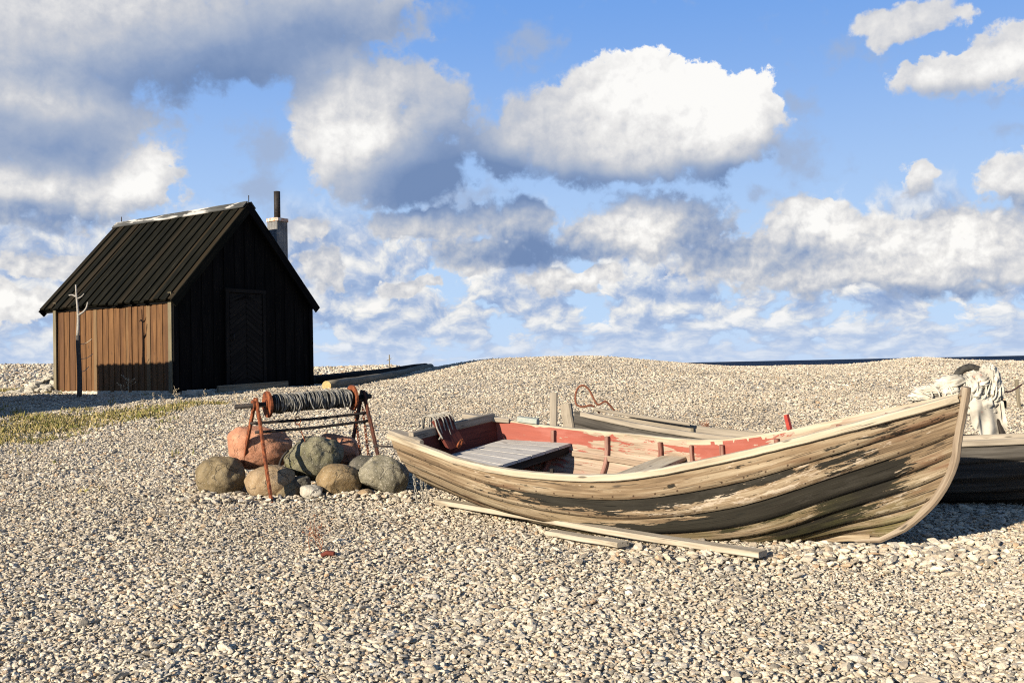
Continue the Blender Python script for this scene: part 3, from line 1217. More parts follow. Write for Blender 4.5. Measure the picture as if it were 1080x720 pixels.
q[:, 1] *= .8
q[:, 2] += np.array([.05, .035, .02])
mb.sweep(H2.place(q), H2.axis((0, 0, 1)), .07, .035, .2, jit=.004, ws=[.5, 1, 1])
mb.build('broken_rail', M['grey'], boat2)
mb = MB()
w_ = float(H2.local(.5, .75, 1)[1]) - .03
mb.beam(H2.place(np.array([.5 * H2.L, -w_, .30])), H2.place(np.array([.5 * H2.L, w_, .30])), H2.axis((0, 0, 1)), .2, .03, .12, 4)
mb.build('thwart', M['grey'], boat2)

# brown rope loop on the end of the dinghy
tip = H2.place(H2.local(.0, 1., 1)) + np.array([.06, 0, .03])
mb = MB()
lp = [tip + np.array(p) for p in [(.18, .02, -.06), (.10, 0, .02), (.0, -.02, .01), (-.07, -.02, .05), (-.06, -.02, .18), (0., -.02, .235), (.07, -.02, .19), (.13, -.02, .07),
                                  (.17, -.02, .03), (.24, .0, .06), (.29, 0.02, .02), (.34, .05, -.04)]]
mb.tube(rope_path(lp, 8), .011, 7)
o = solo(mb, 'rope_loop', M['brownrope'], tuple(tip), 'stiff brown rope loop standing up on the end of the grey dinghy', 'rope', smooth=True)

# ------------------------------------------------------------------ skid planks under the boat
mb = MB()
a_, b_ = on(-.66, 8.83, .07), on(1.60, 6.50, .085)
pts = [a_ + (b_ - a_) * t for t in np.linspace(0, 1, 9)]
for p_, t in zip(pts, np.linspace(0, 1, 9)):
    p_[2] = max(gz1(p_[0], p_[1]) + .07, p_[2]) + .012 * math.sin(5 * t)
    p_[:2] -= np.array([.72, .69]) * .10 * math.sin(math.pi * t)
mb.sweep(pts, (0, 0, 1), .12, .04, .15, jit=.003)
solo(mb, 'skid_plank', M['plank'], tuple(a_), 'long pale plank lying on shingle along the underside of the large rowing boat', 'plank', 'planks under the boat')
mb = MB()
a_, b_ = on(.26, 7.47, .05), on(.73, 6.84, .06)
mb.beam(a_, b_, (0, 0, 1), .11, .035, .15, 4, .003)
solo(mb, 'skid_plank', M['plank'], tuple(a_), 'short thin board half buried in shingle beside the long pale plank', 'plank', 'planks under the boat')

# ------------------------------------------------------------------ weathered post behind the boat
mb = MB()
pb = on(.41, 10.5, -.05)
mb.beam(pb, pb + np.array([.02, 0, .88]), (0, -1, 0.), .078, .075, .18, 4, .003)
solo(mb, 'wooden_post', M['grey'], tuple(pb), 'short square grey post standing in shingle behind the large rowing boat', 'post')

# ------------------------------------------------------------------ windlass
A0 = np.array([-2.43, 9.52, 1.13])
A1 = np.array([-1.55, 10.10, 1.17])
ad = (A1 - A0) / np.linalg.norm(A1 - A0)
pd = np.array([ad[1], -ad[0], 0])      # towards the camera, perpendicular to the drum
wl = root('hand_windlass', tuple(on(-1.99, 9.81)), 'rusty hand windlass with rope-wound dark drum standing over boulders', 'windlass')
mb = MB()
d0, d1 = A0 + ad * .09, A1 - ad * .09
nseg = 18
mb.tube([d0 + (d1 - d0) * i / nseg for i in range(nseg + 1)], .082, 20, rs=[1 + .03 * math.sin(3 * i) for i in range(nseg + 1)])
drum = mb.build('drum', M['blacktimber'], wl, True)
mb = MB()
for k in range(32):
    c = .12 + .86 * random.random() if k > 6 else .14 + .12 * k
    tl = random.uniform(-.06, .06)
    span = random.uniform(2.2, 5.2)
    st = random.uniform(-1.2, .4)
    pth = []
    L_ = np.linalg.norm(d1 - d0)
    for q in np.linspace(0, 1, 22):
        th = st + span * q
        r = .089 + .006 * math.sin(9 * q + k)
        pth.append(d0 + ad * (L_ * c * .93 + tl * math.sin(th) + .05 * (q - .5)) + r * (np.array([0, 0, 1]) * math.cos(th - .4) + pd * math.sin(th - .4)))
    mb.tube(pth, .0062, 6)
for k in range(46):   # tight turns
    L_ = np.linalg.norm(d1 - d0)
    c = .06 + .90 * (k + .5) / 46 + random.uniform(-.008, .008)
    tl = random.uniform(-.02, .02)
    mb.tube([d0 + ad * (L_ * c + tl * math.sin(t)) + .086 * (np.array([0, 0, 1]) * math.cos(t) + pd * math.sin(t)) for t in np.linspace(0, 6.283, 20)], .0055, 5, cap=False)
for k in range(7):   # slack ends hanging from the drum
    c = random.uniform(.2, .95)
    p0 = d0 + ad * (np.linalg.norm(d1 - d0) * c) + pd * .088
    mb.tube(rope_path([p0 + np.array([0, 0, .04]), p0 + np.array([.02, 0, -.03]), p0 + np.array([random.uniform(-.03, .05), 0, -random.uniform(.07, .14)])], 6), .0065, 6)
mb.build('rope_winding', M['ropedark'], drum, True)
for A, sgn in ((A0, 1), (A1, -1)):
    mb = MB()
    c0 = A + ad * sgn * .075
    mb.tube([c0, c0 + ad * sgn * .022], .128, 26)
    mb.tube([c0 - ad * sgn * .012, c0 + ad * sgn * .034], .05, 16)
    mb.build('flange', M['rust'], wl)
mb = MB()
mb.tube([A0 - ad * .23, A1 + ad * .12], .024, 10)
mb.build('axle', M['iron'], wl, True)
for A, out, hs in ((A0, -ad, 1.), (A1, ad, 1.)):
    for sg_, sp in ((1, .47), (-1, .52)):
        foot = A + pd * sg_ * sp + out * .05
        foot[2] = gz1(foot[0], foot[1]) - .04
        top = A + np.array([0, 0, .06]) + pd * sg_ * .012 + out * .03
        mb = MB()
        mb.beam(foot, top, out, .05, .022, .15, 6, .0015)
        mb.build('leg', M['rust' if A is A0 else 'rustdark'], wl)
    mb = MB()   # bearing cap at the apex
    mb.tube([A + out * .015, A + out * .065], .052, 12)
    mb.build('bearing', M['rust' if A is A0 else 'iron'], wl)
for hz, k0, k1, off in ((-.175, -.11, .08, .09), (-.255, .03, .1, .16)):
    mb = MB()
    a_ = A0 + np.array([0, 0, hz]) + pd * k0
    b_ = A1 + np.array([0, 0, hz + .015]) + pd * k1
    mid = (a_ + b_) / 2 + np.array([0, 0, -.012])
    mb.tube(rope_path([a_ - ad * .05, mid, b_ + ad * .05], 8), .014, 8)
    mb.build('tie_rod', M['iron'], wl, True)


def chain(mb, a, b, n, r=.016, w=.0045, sag=0.):
    a, b = np.array(a, float), np.array(b, float)
    T = (b - a) / np.linalg.norm(b - a)
    S = np.cross(T, (.3, .9, .1)); S /= np.linalg.norm(S)
    Q = np.cross(T, S)
    for i in range(n):
        f = (i + .5) / n
        c = a + (b - a) * f + np.array([0, 0, -sag * 4 * f * (1 - f)])
        s = S if i % 2 else Q
        hl = np.linalg.norm(b - a) / n * .68
        mb.tube([c + T * hl * math.cos(t) + s * r * .8 * math.sin(t) for t in np.linspace(0, 2 * math.pi, 11)], w, 5, cap=False)


for A, dx in ((A0, .02), (A1, -.05), (A1, .03)):
    mb = MB()
    a_ = A + np.array([dx, -.05, -.10])
    b_ = a_ + np.array([.07, -.05, -.60])
    chain(mb, a_, b_, 22)
    mb.build('chain', M['rust'], wl, True)
mb = MB()
c0 = A0 + ad * .38 + np.array([0, 0, -.18]) + pd * .02
mb.tube([c0 + .028 * np.array([math.cos(t), 0, math.sin(t) * 1.3]) for t in np.linspace(0, 6.28, 14)], .005, 6)
mb.tube([c0 + np.array([.01, 0, -.03]), c0 + np.array([.05, -.02, -.14]), c0 + np.array([.09, -.03, -.25])], .005, 6)
mb.build('hook', M['rust'], wl, True)

# thin iron bar lying from the windlass to the boat's stern
mb = MB()
mb.beam(np.array([-1.36, 9.75, .70]), np.array([-.85, 9.28, .71]), (0, 0, 1), .018, .02, .2)
solo(mb, 'iron_bar', M['iron'], (-1.36, 9.75, .70), 'thin dark iron bar reaching from the windlass leg to the boat stern', 'bar')

# ------------------------------------------------------------------ boulders


def boulder(name, loc, size, seed, mat, label, rot=(0, 0, 0), rough=.14, cuts=5, group='boulders under the windlass', cutd=.80):
    bm = bmesh.new()
    bmesh.ops.create_icosphere(bm, subdivisions=5, radius=1.)
    rnd = random.Random(seed)
    planes = []
    for _ in range(cuts):
        d = Vector((rnd.gauss(0, 1), rnd.gauss(0, 1), rnd.gauss(0, 1))).normalized()
        planes.append((d, rnd.uniform(cutd - .06, .92)))
    o3 = Vector((seed * 3.7, seed * 1.3, seed * 2.1))
    for v in bm.verts:
        p = v.co.copy()
        for d, h in planes:
            k = p.dot(d)
            if k > h:
                p -= d * (k - h) * .88
        f = 1 + rough * mnoise.noise(p * 1.3 + o3) + rough * .55 * mnoise.noise(p * 3.1 + o3) + rough * .28 * mnoise.noise(p * 7 + o3) + rough * .12 * mnoise.noise(p * 16 + o3)
        v.co = Vector((p.x * size[0] * f, p.y * size[1] * f, p.z * size[2] * f))
    me = bpy.data.meshes.new(name)
    bmesh.ops.rotate(bm, verts=bm.verts, matrix=Matrix.Rotation(rot[2], 3, 'Z') @ Matrix.Rotation(rot[1], 3, 'Y') @ Matrix.Rotation(rot[0], 3, 'X'))
    bm.to_mesh(me)
    bm.free()
    me.materials.append(mat)
    me.polygons.foreach_set('use_smooth', [True] * len(me.polygons))
    o = bpy.data.objects.new(name, me)
    o.location = loc
    COL.objects.link(o)
    return tag(o, label, 'boulder', group)


ST = {
    'tan': stone_mat('tan_granite', (0.088, 0.064, 0.030), (0.161, 0.121, 0.063), (0.208, 0.162, 0.094), 5, (0.104, 0.081, 0.037), .35),
    'pink': stone_mat('pink_granite', (0.260, 0.111, 0.058), (0.361, 0.168, 0.094), (0.412, 0.221, 0.133), 5, None, .25),
    'buff': stone_mat('buff_granite', (0.177, 0.114, 0.057), (0.244, 0.171, 0.094), (0.286, 0.209, 0.126), 5, None, .35),
    'moss': stone_mat('mossy_granite', (0.068, 0.061, 0.041), (0.130, 0.119, 0.069), (0.187, 0.166, 0.105), 6, (0.073, 0.066, 0.023), .5),
    'round': stone_mat('yellow_granite', (0.125, 0.081, 0.034), (0.198, 0.138, 0.067), (0.239, 0.176, 0.098), 6, (0.125, 0.105, 0.053), .35),
    'greyg': stone_mat('grey_granite', (0.099, 0.088, 0.057), (0.172, 0.153, 0.104), (0.234, 0.209, 0.150), 8, (0.156, 0.133, 0.061), .7),
    'dark': stone_mat('dark_granite', (0.036, 0.034, 0.025), (0.078, 0.071, 0.053), (0.135, 0.119, 0.094), 7, None, .4),
}
g_ = gz1
boulder('boulder', (-2.84, 9.65, .44), (.235, .22, .215), 1, ST['tan'], 'olive tan boulder with a flat face, leftmost of the pile', (0, .1, .5), .10, 5)
boulder('boulder', (-2.55, 9.98, .70), (.32, .25, .235), 22, ST['pink'], 'largest salmon pink boulder behind the left windlass leg', (0, .15, .3), .10, 6)
boulder('boulder', (-2.32, 9.50, .40), (.245, .21, .165), 3, ST['buff'], 'low buff boulder underneath the salmon pink one', (0, 0, .2), .08, 3)
boulder('boulder', (-1.97, 9.82, .60), (.275, .24, .225), 14, ST['moss'], 'grey green rugged boulder in the middle under the drum', (.1, -.2, .2), .13, 6)
boulder('boulder', (-1.78, 10.22, .63), (.25, .2, .17), 5, ST['pink'], 'smaller pinkish boulder behind the grey green one', (0, .3, .4), .12, 6)
boulder('boulder', (-1.665, 9.48, .395), (.215, .20, .165), 6, ST['round'], 'smooth rounded yellow brown boulder in front of the pile', (0, .15, .3), .06, 1)
boulder('boulder', (-1.24, 9.52, .42), (.255, .19, .20), 17, ST['greyg'], 'angular speckled grey boulder, rightmost beside the boat stern', (.15, .3, .2), .12, 7, cutd=.68)
boulder('boulder', (-1.44, 9.92, .42), (.27, .22, .20), 8, ST['dark'], 'shaded dark boulder sunk between the round and the angular one', (0, 0, .9), .10, 4)
boulder('boulder', (-2.07, 9.52, .36), (.13, .12, .125), 9, ST['dark'], 'small angular dark grey stone wedged beside the white one', (.4, .5, .2), .12, 8, cutd=.6)
boulder('boulder', (-1.88, 9.28, .315), (.125, .10, .075), 10, M['lime'], 'small white limestone block at the front of the pile', (.1, .2, .3), .12, 7, cutd=.65)
boulder('boulder', (-2.14, 9.42, .30), (.12, .1, .10), 11, ST['tan'], 'small brown stone at the foot of the left windlass leg', (0, 0, 1.), .10, 4)
boulder('boulder', (-1.40, 9.32, .285), (.085, .08, .05), 12, ST['buff'], 'little buff stone lying in front of the angular grey boulder', (0, 0, .4), .10, 4)
mb = MB()
hc = np.array([-2.06, 9.70, .50])
mb.tube([hc + .22 * np.array([math.cos(t), .15 * math.cos(t), math.sin(t)]) for t in np.linspace(2.2, 5.2, 20)], .013, 8)
solo(mb, 'iron_hoop', M['iron'], tuple(hc), 'bent dark iron hoop leaning on the grey green boulder', 'hoop', smooth=True)

# chains hanging from the stern of the boat
for k, (dx, dz, lab) in enumerate(((0, 0, 'left'), (.055, .02, 'middle'), (.09, .03, 'right'))):
    mb = MB()
    a_ = H1.place(np.array([-.06 + .0 * k, -.42, .60])) + np.array([dx, dx * .3, 0])
    b_ = np.array([a_[0] + .05, a_[1] - .02, gz1(a_[0], a_[1]) + .02])
    chain(mb, a_, b_, 16, .013, .004)
    solo(mb, 'hanging_chain', M['rope'], tuple(b_), 'thin pale chain hanging from the boat stern, %s of three strands' % lab, 'chain', 'chains at the boat stern', True)

# ------------------------------------------------------------------ fishing hut
HC = np.array([-6.279, 18.457, 1.073])
ha = rad(34.493)
hu = np.array([-math.cos(ha), math.sin(ha), 0])    # along the ridge, away
hv = np.array([math.sin(ha), math.cos(ha), 0])     # along the gable
HZ = np.array([0, 0, 1.])
S_, G_, WH, RH = 3.826, 3.408, 1.85, 3.70
SL = (RH - WH) / (G_ / 2)


def hp(u, v, z):
    return HC + hu * u + hv * v + HZ * z


def fishing_hut(label):
    r = root('fishing_hut', tuple(HC), label, 'hut')
    # foundation of pale stones
    mb = MB()
    mb.beam(hp(.0, .06, -.09), hp(S_, .06, -.09), HZ, .16, .30, .05)
    mb.beam(hp(.06, .16, -.09), hp(.06, G_ - .05, -.09), HZ, .16, .30, .05)
    mb.build('foundation', M['lime'], r)
    # long wall: individual upright boards
    def boards(a, b, zt, n, nrm, mats, name, zb=.04, thick=.03):
        mb = MB()
        L = np.linalg.norm(b - a)
        d = (b - a) / L
        w = L / n
        for k in range(n):
            c = a + d * (w * (k + .5))
            f = (k + .5) / n
            top = zt(f)
            jo = random.uniform(0, .008) + (.014 if k % 2 else 0)
            mb.cur = {'tone': random.random()}
            ww = w * (1.14 if k % 2 else .98) * random.uniform(.94, 1.02)
            mb.beam(c + HZ * (zb + random.uniform(-.008, .008)) - nrm * (thick / 2 - jo), c + HZ * top - nrm * (thick / 2 - jo), nrm, ww, thick, .08, 3, .0015)
        return mb.build(name, mats, r)
    boards(hp(.02, 0, 0), hp(S_, 0, 0), lambda f: WH + .02, 40, -hv, M['wall'], 'side_wall')
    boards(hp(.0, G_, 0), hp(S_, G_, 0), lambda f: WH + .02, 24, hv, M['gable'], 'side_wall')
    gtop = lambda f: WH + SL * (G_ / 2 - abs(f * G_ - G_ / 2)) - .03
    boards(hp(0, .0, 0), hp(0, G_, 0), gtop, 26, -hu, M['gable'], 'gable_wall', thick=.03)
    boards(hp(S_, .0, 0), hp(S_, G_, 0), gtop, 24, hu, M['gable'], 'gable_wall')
    # corner boards
    for u, v, m in ((-.045, -.055, 'corner'), (S_ + .03, -.055, 'corner'), (-.05, G_ + .03, 'gable'), (S_ + .03, G_ + .03, 'gable')):
        mb = MB()
        if m == 'corner':
            mb.beam(hp(u + (.06 if u < 1 else -.06), v, .02), hp(u + (.06 if u < 1 else -.06), v, WH + .03), -hv, .10, .03, .1, 3, .001)
        else:
            mb.beam(hp(u, v, .02), hp(u, v, WH - .1), -hu, .10, .03, .1)
        mb.build('corner_board', M[m], r)
    mb = MB()
    mb.beam(hp(-.075, .0, .02), hp(-.075, .0, WH + .02), -hu, .11, .03, .1, 3, .001)
    mb.build('corner_board', M['gable'], r)
    # roof: two slopes of lapped boards running down from the ridge
    eo, of, ob = .13, .15, .34
    rf = root_child = None
    sub = []
    for sd in (-1, 1):
        mb = MB()
        n = 32
        U0, U1 = -of, S_ + ob
        w = (U1 - U0) / n
        def rp(u, d, lift):   # d: distance from the ridge along v
            v = G_ / 2 + sd * d
            nrm = (hv * sd * SL + HZ) / math.sqrt(1 + SL * SL)
            return hp(u, v, RH - SL * d + .02) + nrm * lift
        nr = (hv * sd * SL + HZ) / math.sqrt(1 + SL * SL)
        # solid deck below the cover boards
        mb.cur = {'tone': .2}
        mb.beam(rp((U0 + U1) / 2, .0, -.03), rp((U0 + U1) / 2, G_ / 2 + eo - .02, -.03), nr, U1 - U0 - .02, .03, .05)
        for k in range(n):
            u = U0 + w * (k + .5)
            over = k % 2
            mb.cur = {'tone': random.random() if k < n - 1 else .9}
            ext = random.uniform(-.03, .03)
            if k == 0 and sd == -1:
                mb.cur = {'tone': .98}
            mb.beam(rp(u, .0, .012 + .026 * over), rp(u + random.uniform(-.008, .008), G_ / 2 + eo + ext, .012 + .026 * over), nr,
                    w * (1.12 if over else .92), .026, .1, 5, .002)
        sub.append(mb.build('roof', M['roof'], r))
        # verge boards on both gables
        for u in (U0 - .018, U1 + .018):
            mb = MB()
            mb.cur = {'tone': .1}
            mb.beam(rp(u, -.01, -.05), rp(u, G_ / 2 + eo + .03, -.05), nr, .028, .16, .1, 4, .001)
            mb.build('verge_board', M['roof' if u < 0 and sd < 0 else 'gable'], sub[-1])
        # eaves board
        mb = MB()
        mb.beam(rp(U0, G_ / 2 + eo - .04, -.085), rp(U1, G_ / 2 + eo - .04, -.085), HZ, .03, .07, .1)
        mb.build('eaves_board', M['gable'], sub[-1])
    for sd in (-1, 1):
        mb = MB()
        nr = (hv * sd * SL + HZ) / math.sqrt(1 + SL * SL)
        dn = (hv * sd - HZ * SL) / math.sqrt(1 + SL * SL)
        off = nr * .062 + dn * .085
        mb.beam(hp(-of - .02, G_ / 2, RH + .02) + off, hp(S_ + ob + .02, G_ / 2, RH + .02) + off, nr, .17, .022, .1, 10, .002)
        mb.build('ridge_board', M['whitewash'], sub[0])
    for u in (-of, S_ + ob - .1):
        mb = MB()
        mb.tube([hp(u, G_ / 2, RH), hp(u, G_ / 2, RH + .19)], .010, 6)
        mb.build('ridge_spike', M['iron'], sub[0])
    # door with chevron boarding
    v0, v1, z0, z1 = 1.22, 2.09, .10, 1.93
    dn_ = -hu
    mb = MB()
    base = .062
    mb.beam(hp(-base + .01, (v0 + v1) / 2, z0), hp(-base + .01, (v0 + v1) / 2, z1), dn_, v1 - v0 - .02, .03, .05)
    nch = 17
    hw = (v1 - v0) / 2 - .03
    rise = .26
    for sd in (-1, 1):
        for k in range(-2, nch):
            zz = z0 + (z1 - z0) * (k + .5) / nch
            a_ = hp(-base - .012, (v0 + v1) / 2 + sd * .006, min(max(zz + rise, z0 + .05), z1 - .05))
            b_ = hp(-base - .012, (v0 + v1) / 2 + sd * hw, min(max(zz, z0 + .05), z1 - .05))
            if np.linalg.norm(a_ - b_) < .15 or abs(a_[2] - b_[2]) < .1:
                continue
            mb.beam(a_, b_, dn_, .085, .016, .15)
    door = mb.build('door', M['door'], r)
    mb = MB()
    for vv in (v0 - .03, v1 + .03):
        mb.beam(hp(-base - .012, vv, .03), hp(-base - .012, vv, z1 + .07), dn_, .075, .04, .1)
    mb.beam(hp(-base - .014, v0 - .08, z1 + .05), hp(-base - .014, v1 + .08, z1 + .05), dn_, .08, .042, .1)
    mb.build('frame', M['door'], door)
    mb = MB()
    mb.tube([hp(-base - .06, v0 + .09, 1.0), hp(-base - .06, v0 + .09, 1.12)], .011, 8)
    mb.tube([hp(-base - .02, v0 + .09, 1.01), hp(-base - .06, v0 + .09, 1.01)], .009, 8)
    mb.tube([hp(-base - .02, v0 + .09, 1.11), hp(-base - .06, v0 + .09, 1.11)], .009, 8)
    mb.build('handle', M['iron'], door, True)
    # chimney through the far slope, close to the gable
    cu, cv = .50, 3.04
    mb = MB()
    mb.beam(hp(cu, cv, 1.9), hp(cu, cv, 3.56), -hu, .31, .31, .04, 6, .002)
    ch = mb.build('chimney', M['render'], r)
    mb = MB()
    mb.beam(hp(cu, cv, 3.56), hp(cu, cv, 3.63), -hu, .36, .36, .1)
    mb.build('chimney_cap', M['chimtop'], ch)
    mb = MB()
    mb.tube([hp(cu, cv, 3.6), hp(cu, cv, 4.22)], .068, 16)
    mb.build('flue_pipe', M['iron'], ch, True)
    return r


fishing_hut('black tarred fishing hut with sunlit brown side wall and board roof')

# sawn board leaning along the foot of the gable
mb = MB()
a_, b_ = on(-5.62, 18.97, .07), on(-4.62, 20.43, .07)
mb.beam(a_, b_, (0, 0, 1), .05, .15, .1, 4, .002)
solo(mb, 'board', M['log'], tuple(a_), 'low grey board on edge at the foot of the dark gable', 'board')

# ------------------------------------------------------------------ lean-to shed to the left of the view; its shadow falls on the hut's wall
def lean_to():
    sun_h = np.array([math.cos(rad(47)), math.sin(rad(47)), 0])
    t = 4.55
    A = HC + hu * 2.40 - sun_h * t          # far top corner nearest the hut
    zt = HC[2] + .56 + t * math.tan(rad(18.5))
    A = np.array([A[0], A[1], 0.])
    Lh, D = 2.95, 1.9
    r = root('lean_to_shed', tuple(on(A[0] - 1.0, A[1] - 1.8)), 'dark plank lean-to shed beside the hut on its left', 'shed')
    def sp(u, v, z):
        p = A - hu * u - hv * v
        return np.array([p[0], p[1], z])
    zb = gz1(A[0], A[1]) - .2
    def wall(p, q, zf, n, nrm, name):
        mb = MB()
        for k in range(n):
            f = (k + .5) / n
            c = p + (q - p) * f
            a_ = np.array([c[0], c[1], zb])
            b_ = np.array([c[0], c[1], zf(f)])
            mb.cur = {'tone': random.random()}
            mb.beam(a_, b_, nrm, np.linalg.norm(q - p) / n * 1.0, .03, .06)
        mb.build(name, M['wall'], r)
    wall(sp(.02, 0, 0), sp(Lh - .02, 0, 0), lambda f: zt - .03, 26, hv, 'side_wall')
    wall(sp(.02, D, 0), sp(Lh - .02, D, 0), lambda f: zt - .78, 26, -hv, 'side_wall')
    wall(sp(.02, .03, 0), sp(.02, D - .03, 0), lambda f: zt - .05 - .75 * f, 13, hu, 'end_wall')
    wall(sp(Lh - .02, .03, 0), sp(Lh - .02, D - .03, 0), lambda f: zt - .05 - .75 * f, 13, -hu, 'end_wall')
    mb = MB()
    for k in range(26):
        u = Lh * (k + .5) / 26
        mb.cur = {'tone': random.random()}
        mb.beam(sp(u, -.02, zt - .01 + .02 * (k % 2)), sp(u, D + .12, zt - .80 + .02 * (k % 2)), (0, 0, 1), Lh / 26 * 1.05, .025, .1)
    mb.build('roof', M['roof'], r)


lean_to()

# ------------------------------------------------------------------ pole before the hut, dark below and pale at the top
pb = np.array([-7.86, 18.05, 0.])
pb[2] = gz1(pb[0], pb[1]) - .05
pole = root('dead_tree_pole', tuple(pb), 'thin dead tree pole with pale forked top before the brown wall', 'pole')
mb = MB()
top = 1.18
mb.tube([pb + np.array([.0, 0, z]) + np.array([.012 * math.sin(4 * z), 0, 0]) for z in np.linspace(0, top, 8)], .040, 10, rs=np.linspace(1.1, .95, 8))
mb.build('trunk', M['barkdark'], pole, True)
mb = MB()
t0 = pb + np.array([.012 * math.sin(4 * top), 0, top])
mb.tube([t0 + np.array([.015 * math.sin(5 * z) - .015 * z, 0, z]) for z in np.linspace(-.01, .92, 9)], .031, 9, rs=np.linspace(1., .42, 9))
mb.tube(rope_path([t0 + np.array([.0, 0, .36]), t0 + np.array([.10, .0, .42]), t0 + np.array([.16, .0, .50]), t0 + np.array([.185, 0, .60])], 5), .022, 7, rs=np.linspace(1, .5, 16))
mb.tube(rope_path([t0 + np.array([-.02, 0, .70]), t0 + np.array([-.09, .0, .735]), t0 + np.array([-.155, .0, .73])], 5), .018, 7, rs=np.linspace(1, .6, 11))
mb.tube(rope_path([t0 + np.array([-.02, 0, .66]), t0 + np.array([.07, .0, .70]), t0 + np.array([.12, .0, .755])], 5), .014, 7, rs=np.linspace(1, .6, 11))
mb.build('branch', M['barkpale'], pole, True)
for z, l in ((1.02, .2), (.75, .22), (.52, .14)):
    mb = MB()
    mb.tube(rope_path([pb + np.array([.04, 0, z]), pb + np.array([.04 + l * .5, 0, z + .02]), pb + np.array([.04 + l, 0, z + .09])], 4), .006, 5)
    mb.build('twig', M['stalk'], pole, True)

# ------------------------------------------------------------------ logs to the right of the hut
for (a, b, r, lab, mt) in (((-3.55, 19.0, .105), (-2.1, 25.5, -.04), .095, 'long grey log with sawn yellow end lying on the shingle right of the hut', 'log'),
                           ((-5.4, 20.9, .10), (-2.3, 26.4, -.04), .13, 'dark tarred beam lying behind the log with the yellow end', 'blacktimber'),
                           ((-5.0, 22.6, .10), (-3.3, 22.3, .12), .12, 'short black timber sticking out from behind the hut corner', 'blacktimber')):
    a_, b_ = on(a[0], a[1], a[2]), on(b[0], b[1], b[2])
    lg = root('log', tuple(a_), lab, 'log', 'logs beside the hut')
    mb = MB()
    pts = [a_ + (b_ - a_) * t for t in np.linspace(0, 1, 14)]
    for p_ in pts:
        p_[2] = min(max(p_[2], gz1(p_[0], p_[1]) + r * .3), gz1(p_[0], p_[1]) + r * .75)
    mb.tube(pts, r, 14)
    mb.build('trunk', M[mt], lg, True)
    if mt == 'log':
        d = (pts[1] - pts[0]) / np.linalg.norm(pts[1] - pts[0])
        mb = MB()
        mb.tube([pts[0] - d * .012, pts[0] + d * .006], r * .97, 14)
        mb.build('sawn_end', M['logend'], lg)

# ------------------------------------------------------------------ heap of stones left of the hut
def rubble():
    c = np.array([-9.75, 21.0])
    V, F = [], []
    mb = MB()
    rnd = random.Random(5)
    for k in range(170):
        x, y = rnd.gauss(0, .36), rnd.gauss(0, .3)
        h = .38 * math.exp(-(x * x / .16 + y * y / .14))
        z = rnd.uniform(.1, 1.) * h + .02
        s = rnd.uniform(.045, .11)
        bm = bmesh.new()
        for _ in range(14):
            d = Vector((rnd.gauss(0, 1), rnd.gauss(0, 1), rnd.gauss(0, 1))).normalized()
            bm.verts.new((d.x * s * 1.2, d.y * s, d.z * s * .7))
        bmesh.ops.convex_hull(bm, input=bm.verts)
        bm.verts.ensure_lookup_table()
        bm.verts.index_update()
        px, py = c[0] + x, c[1] + y
        vs = [np.array(v.co) + np.array([px, py, gz1(px, py) + z]) for v in bm.verts]
        mb.add(vs, [tuple(v.index for v in f.verts) for f in bm.faces], vs)
        bm.free()
    solo(mb, 'stone_heap', M['lime'], tuple(on(c[0], c[1])), 'heap of pale broken stones at the left end of the hut', 'stones', kind='stuff')


rubble()

# ------------------------------------------------------------------ canvas bundle on a trestle behind the bow
bc = np.array([4.62, 10.35])
bz = gz1(*bc)
tr = root('wooden_trestle', (bc[0], bc[1], bz), 'dark wooden trestle carrying a canvas bundle behind the bow', 'trestle')
mb = MB()
mb.beam((bc[0] - .46, bc[1], bz + .60), (bc[0] + .50, bc[1] + .05, bz + .58), (0, 0, 1), .09, .08, .12, 4, .002)
mb.build('top_beam', M['blacktimber'], tr)
for sx in (-.38, .42):
    for sy in (-.22, .22):
        mb = MB()
        p = np.array([bc[0] + sx * .8, bc[1] + sy * .2, bz + .58])
        q = on(bc[0] + sx * (1.05 if sx > 0 else 1.), bc[1] + sy, -.05)
        mb.beam(q, p, (1, 0, 0), .06, .055, .12, 3, .002)
        mb.build('leg', M['blacktimber'], tr)
mb = MB()
mb.beam((bc[0] - .36, bc[1] - .13, bz + .26), (bc[0] + .42, bc[1] - .13, bz + .26), (0, 0, 1), .03, .05, .12)
mb.build('cross_bar', M['blacktimber'], tr)


def lump_mesh(mb, c, s, seed, fold=.18, freq=3.2, dirv=(1, .2, .3), nu=56, nv=40):
    """crumpled cloth lump"""
    P = np.zeros((nu, nv, 3))
    o3 = Vector((seed * 2.3, seed * 5.1, seed))
    dv = Vector(dirv).normalized()
    for i in range(nu):
        for j in range(nv):
            th, ph = math.pi * (j / (nv - 1)), 2 * math.pi * i / (nu - 1)
            d = Vector((math.sin(th) * math.cos(ph), math.sin(th) * math.sin(ph), math.cos(th)))
            w = d * freq
            w = w - dv * (w.dot(dv) * .85)       # folds run along dv
            r1 = 1 - abs(mnoise.noise(w + o3)) * 2
            r2 = 1 - abs(mnoise.noise(w * 2.1 + o3 * 1.7)) * 2
            f = 1 + fold * (r1 * .7 + r2 * .4) + .22 * mnoise.noise(d * 1.1 + o3)
            P[i, j] = (c[0] + d.x * s[0] * f, c[1] + d.y * s[1] * f, c[2] + d.z * s[2] * f)
    mb.grid(P, P)


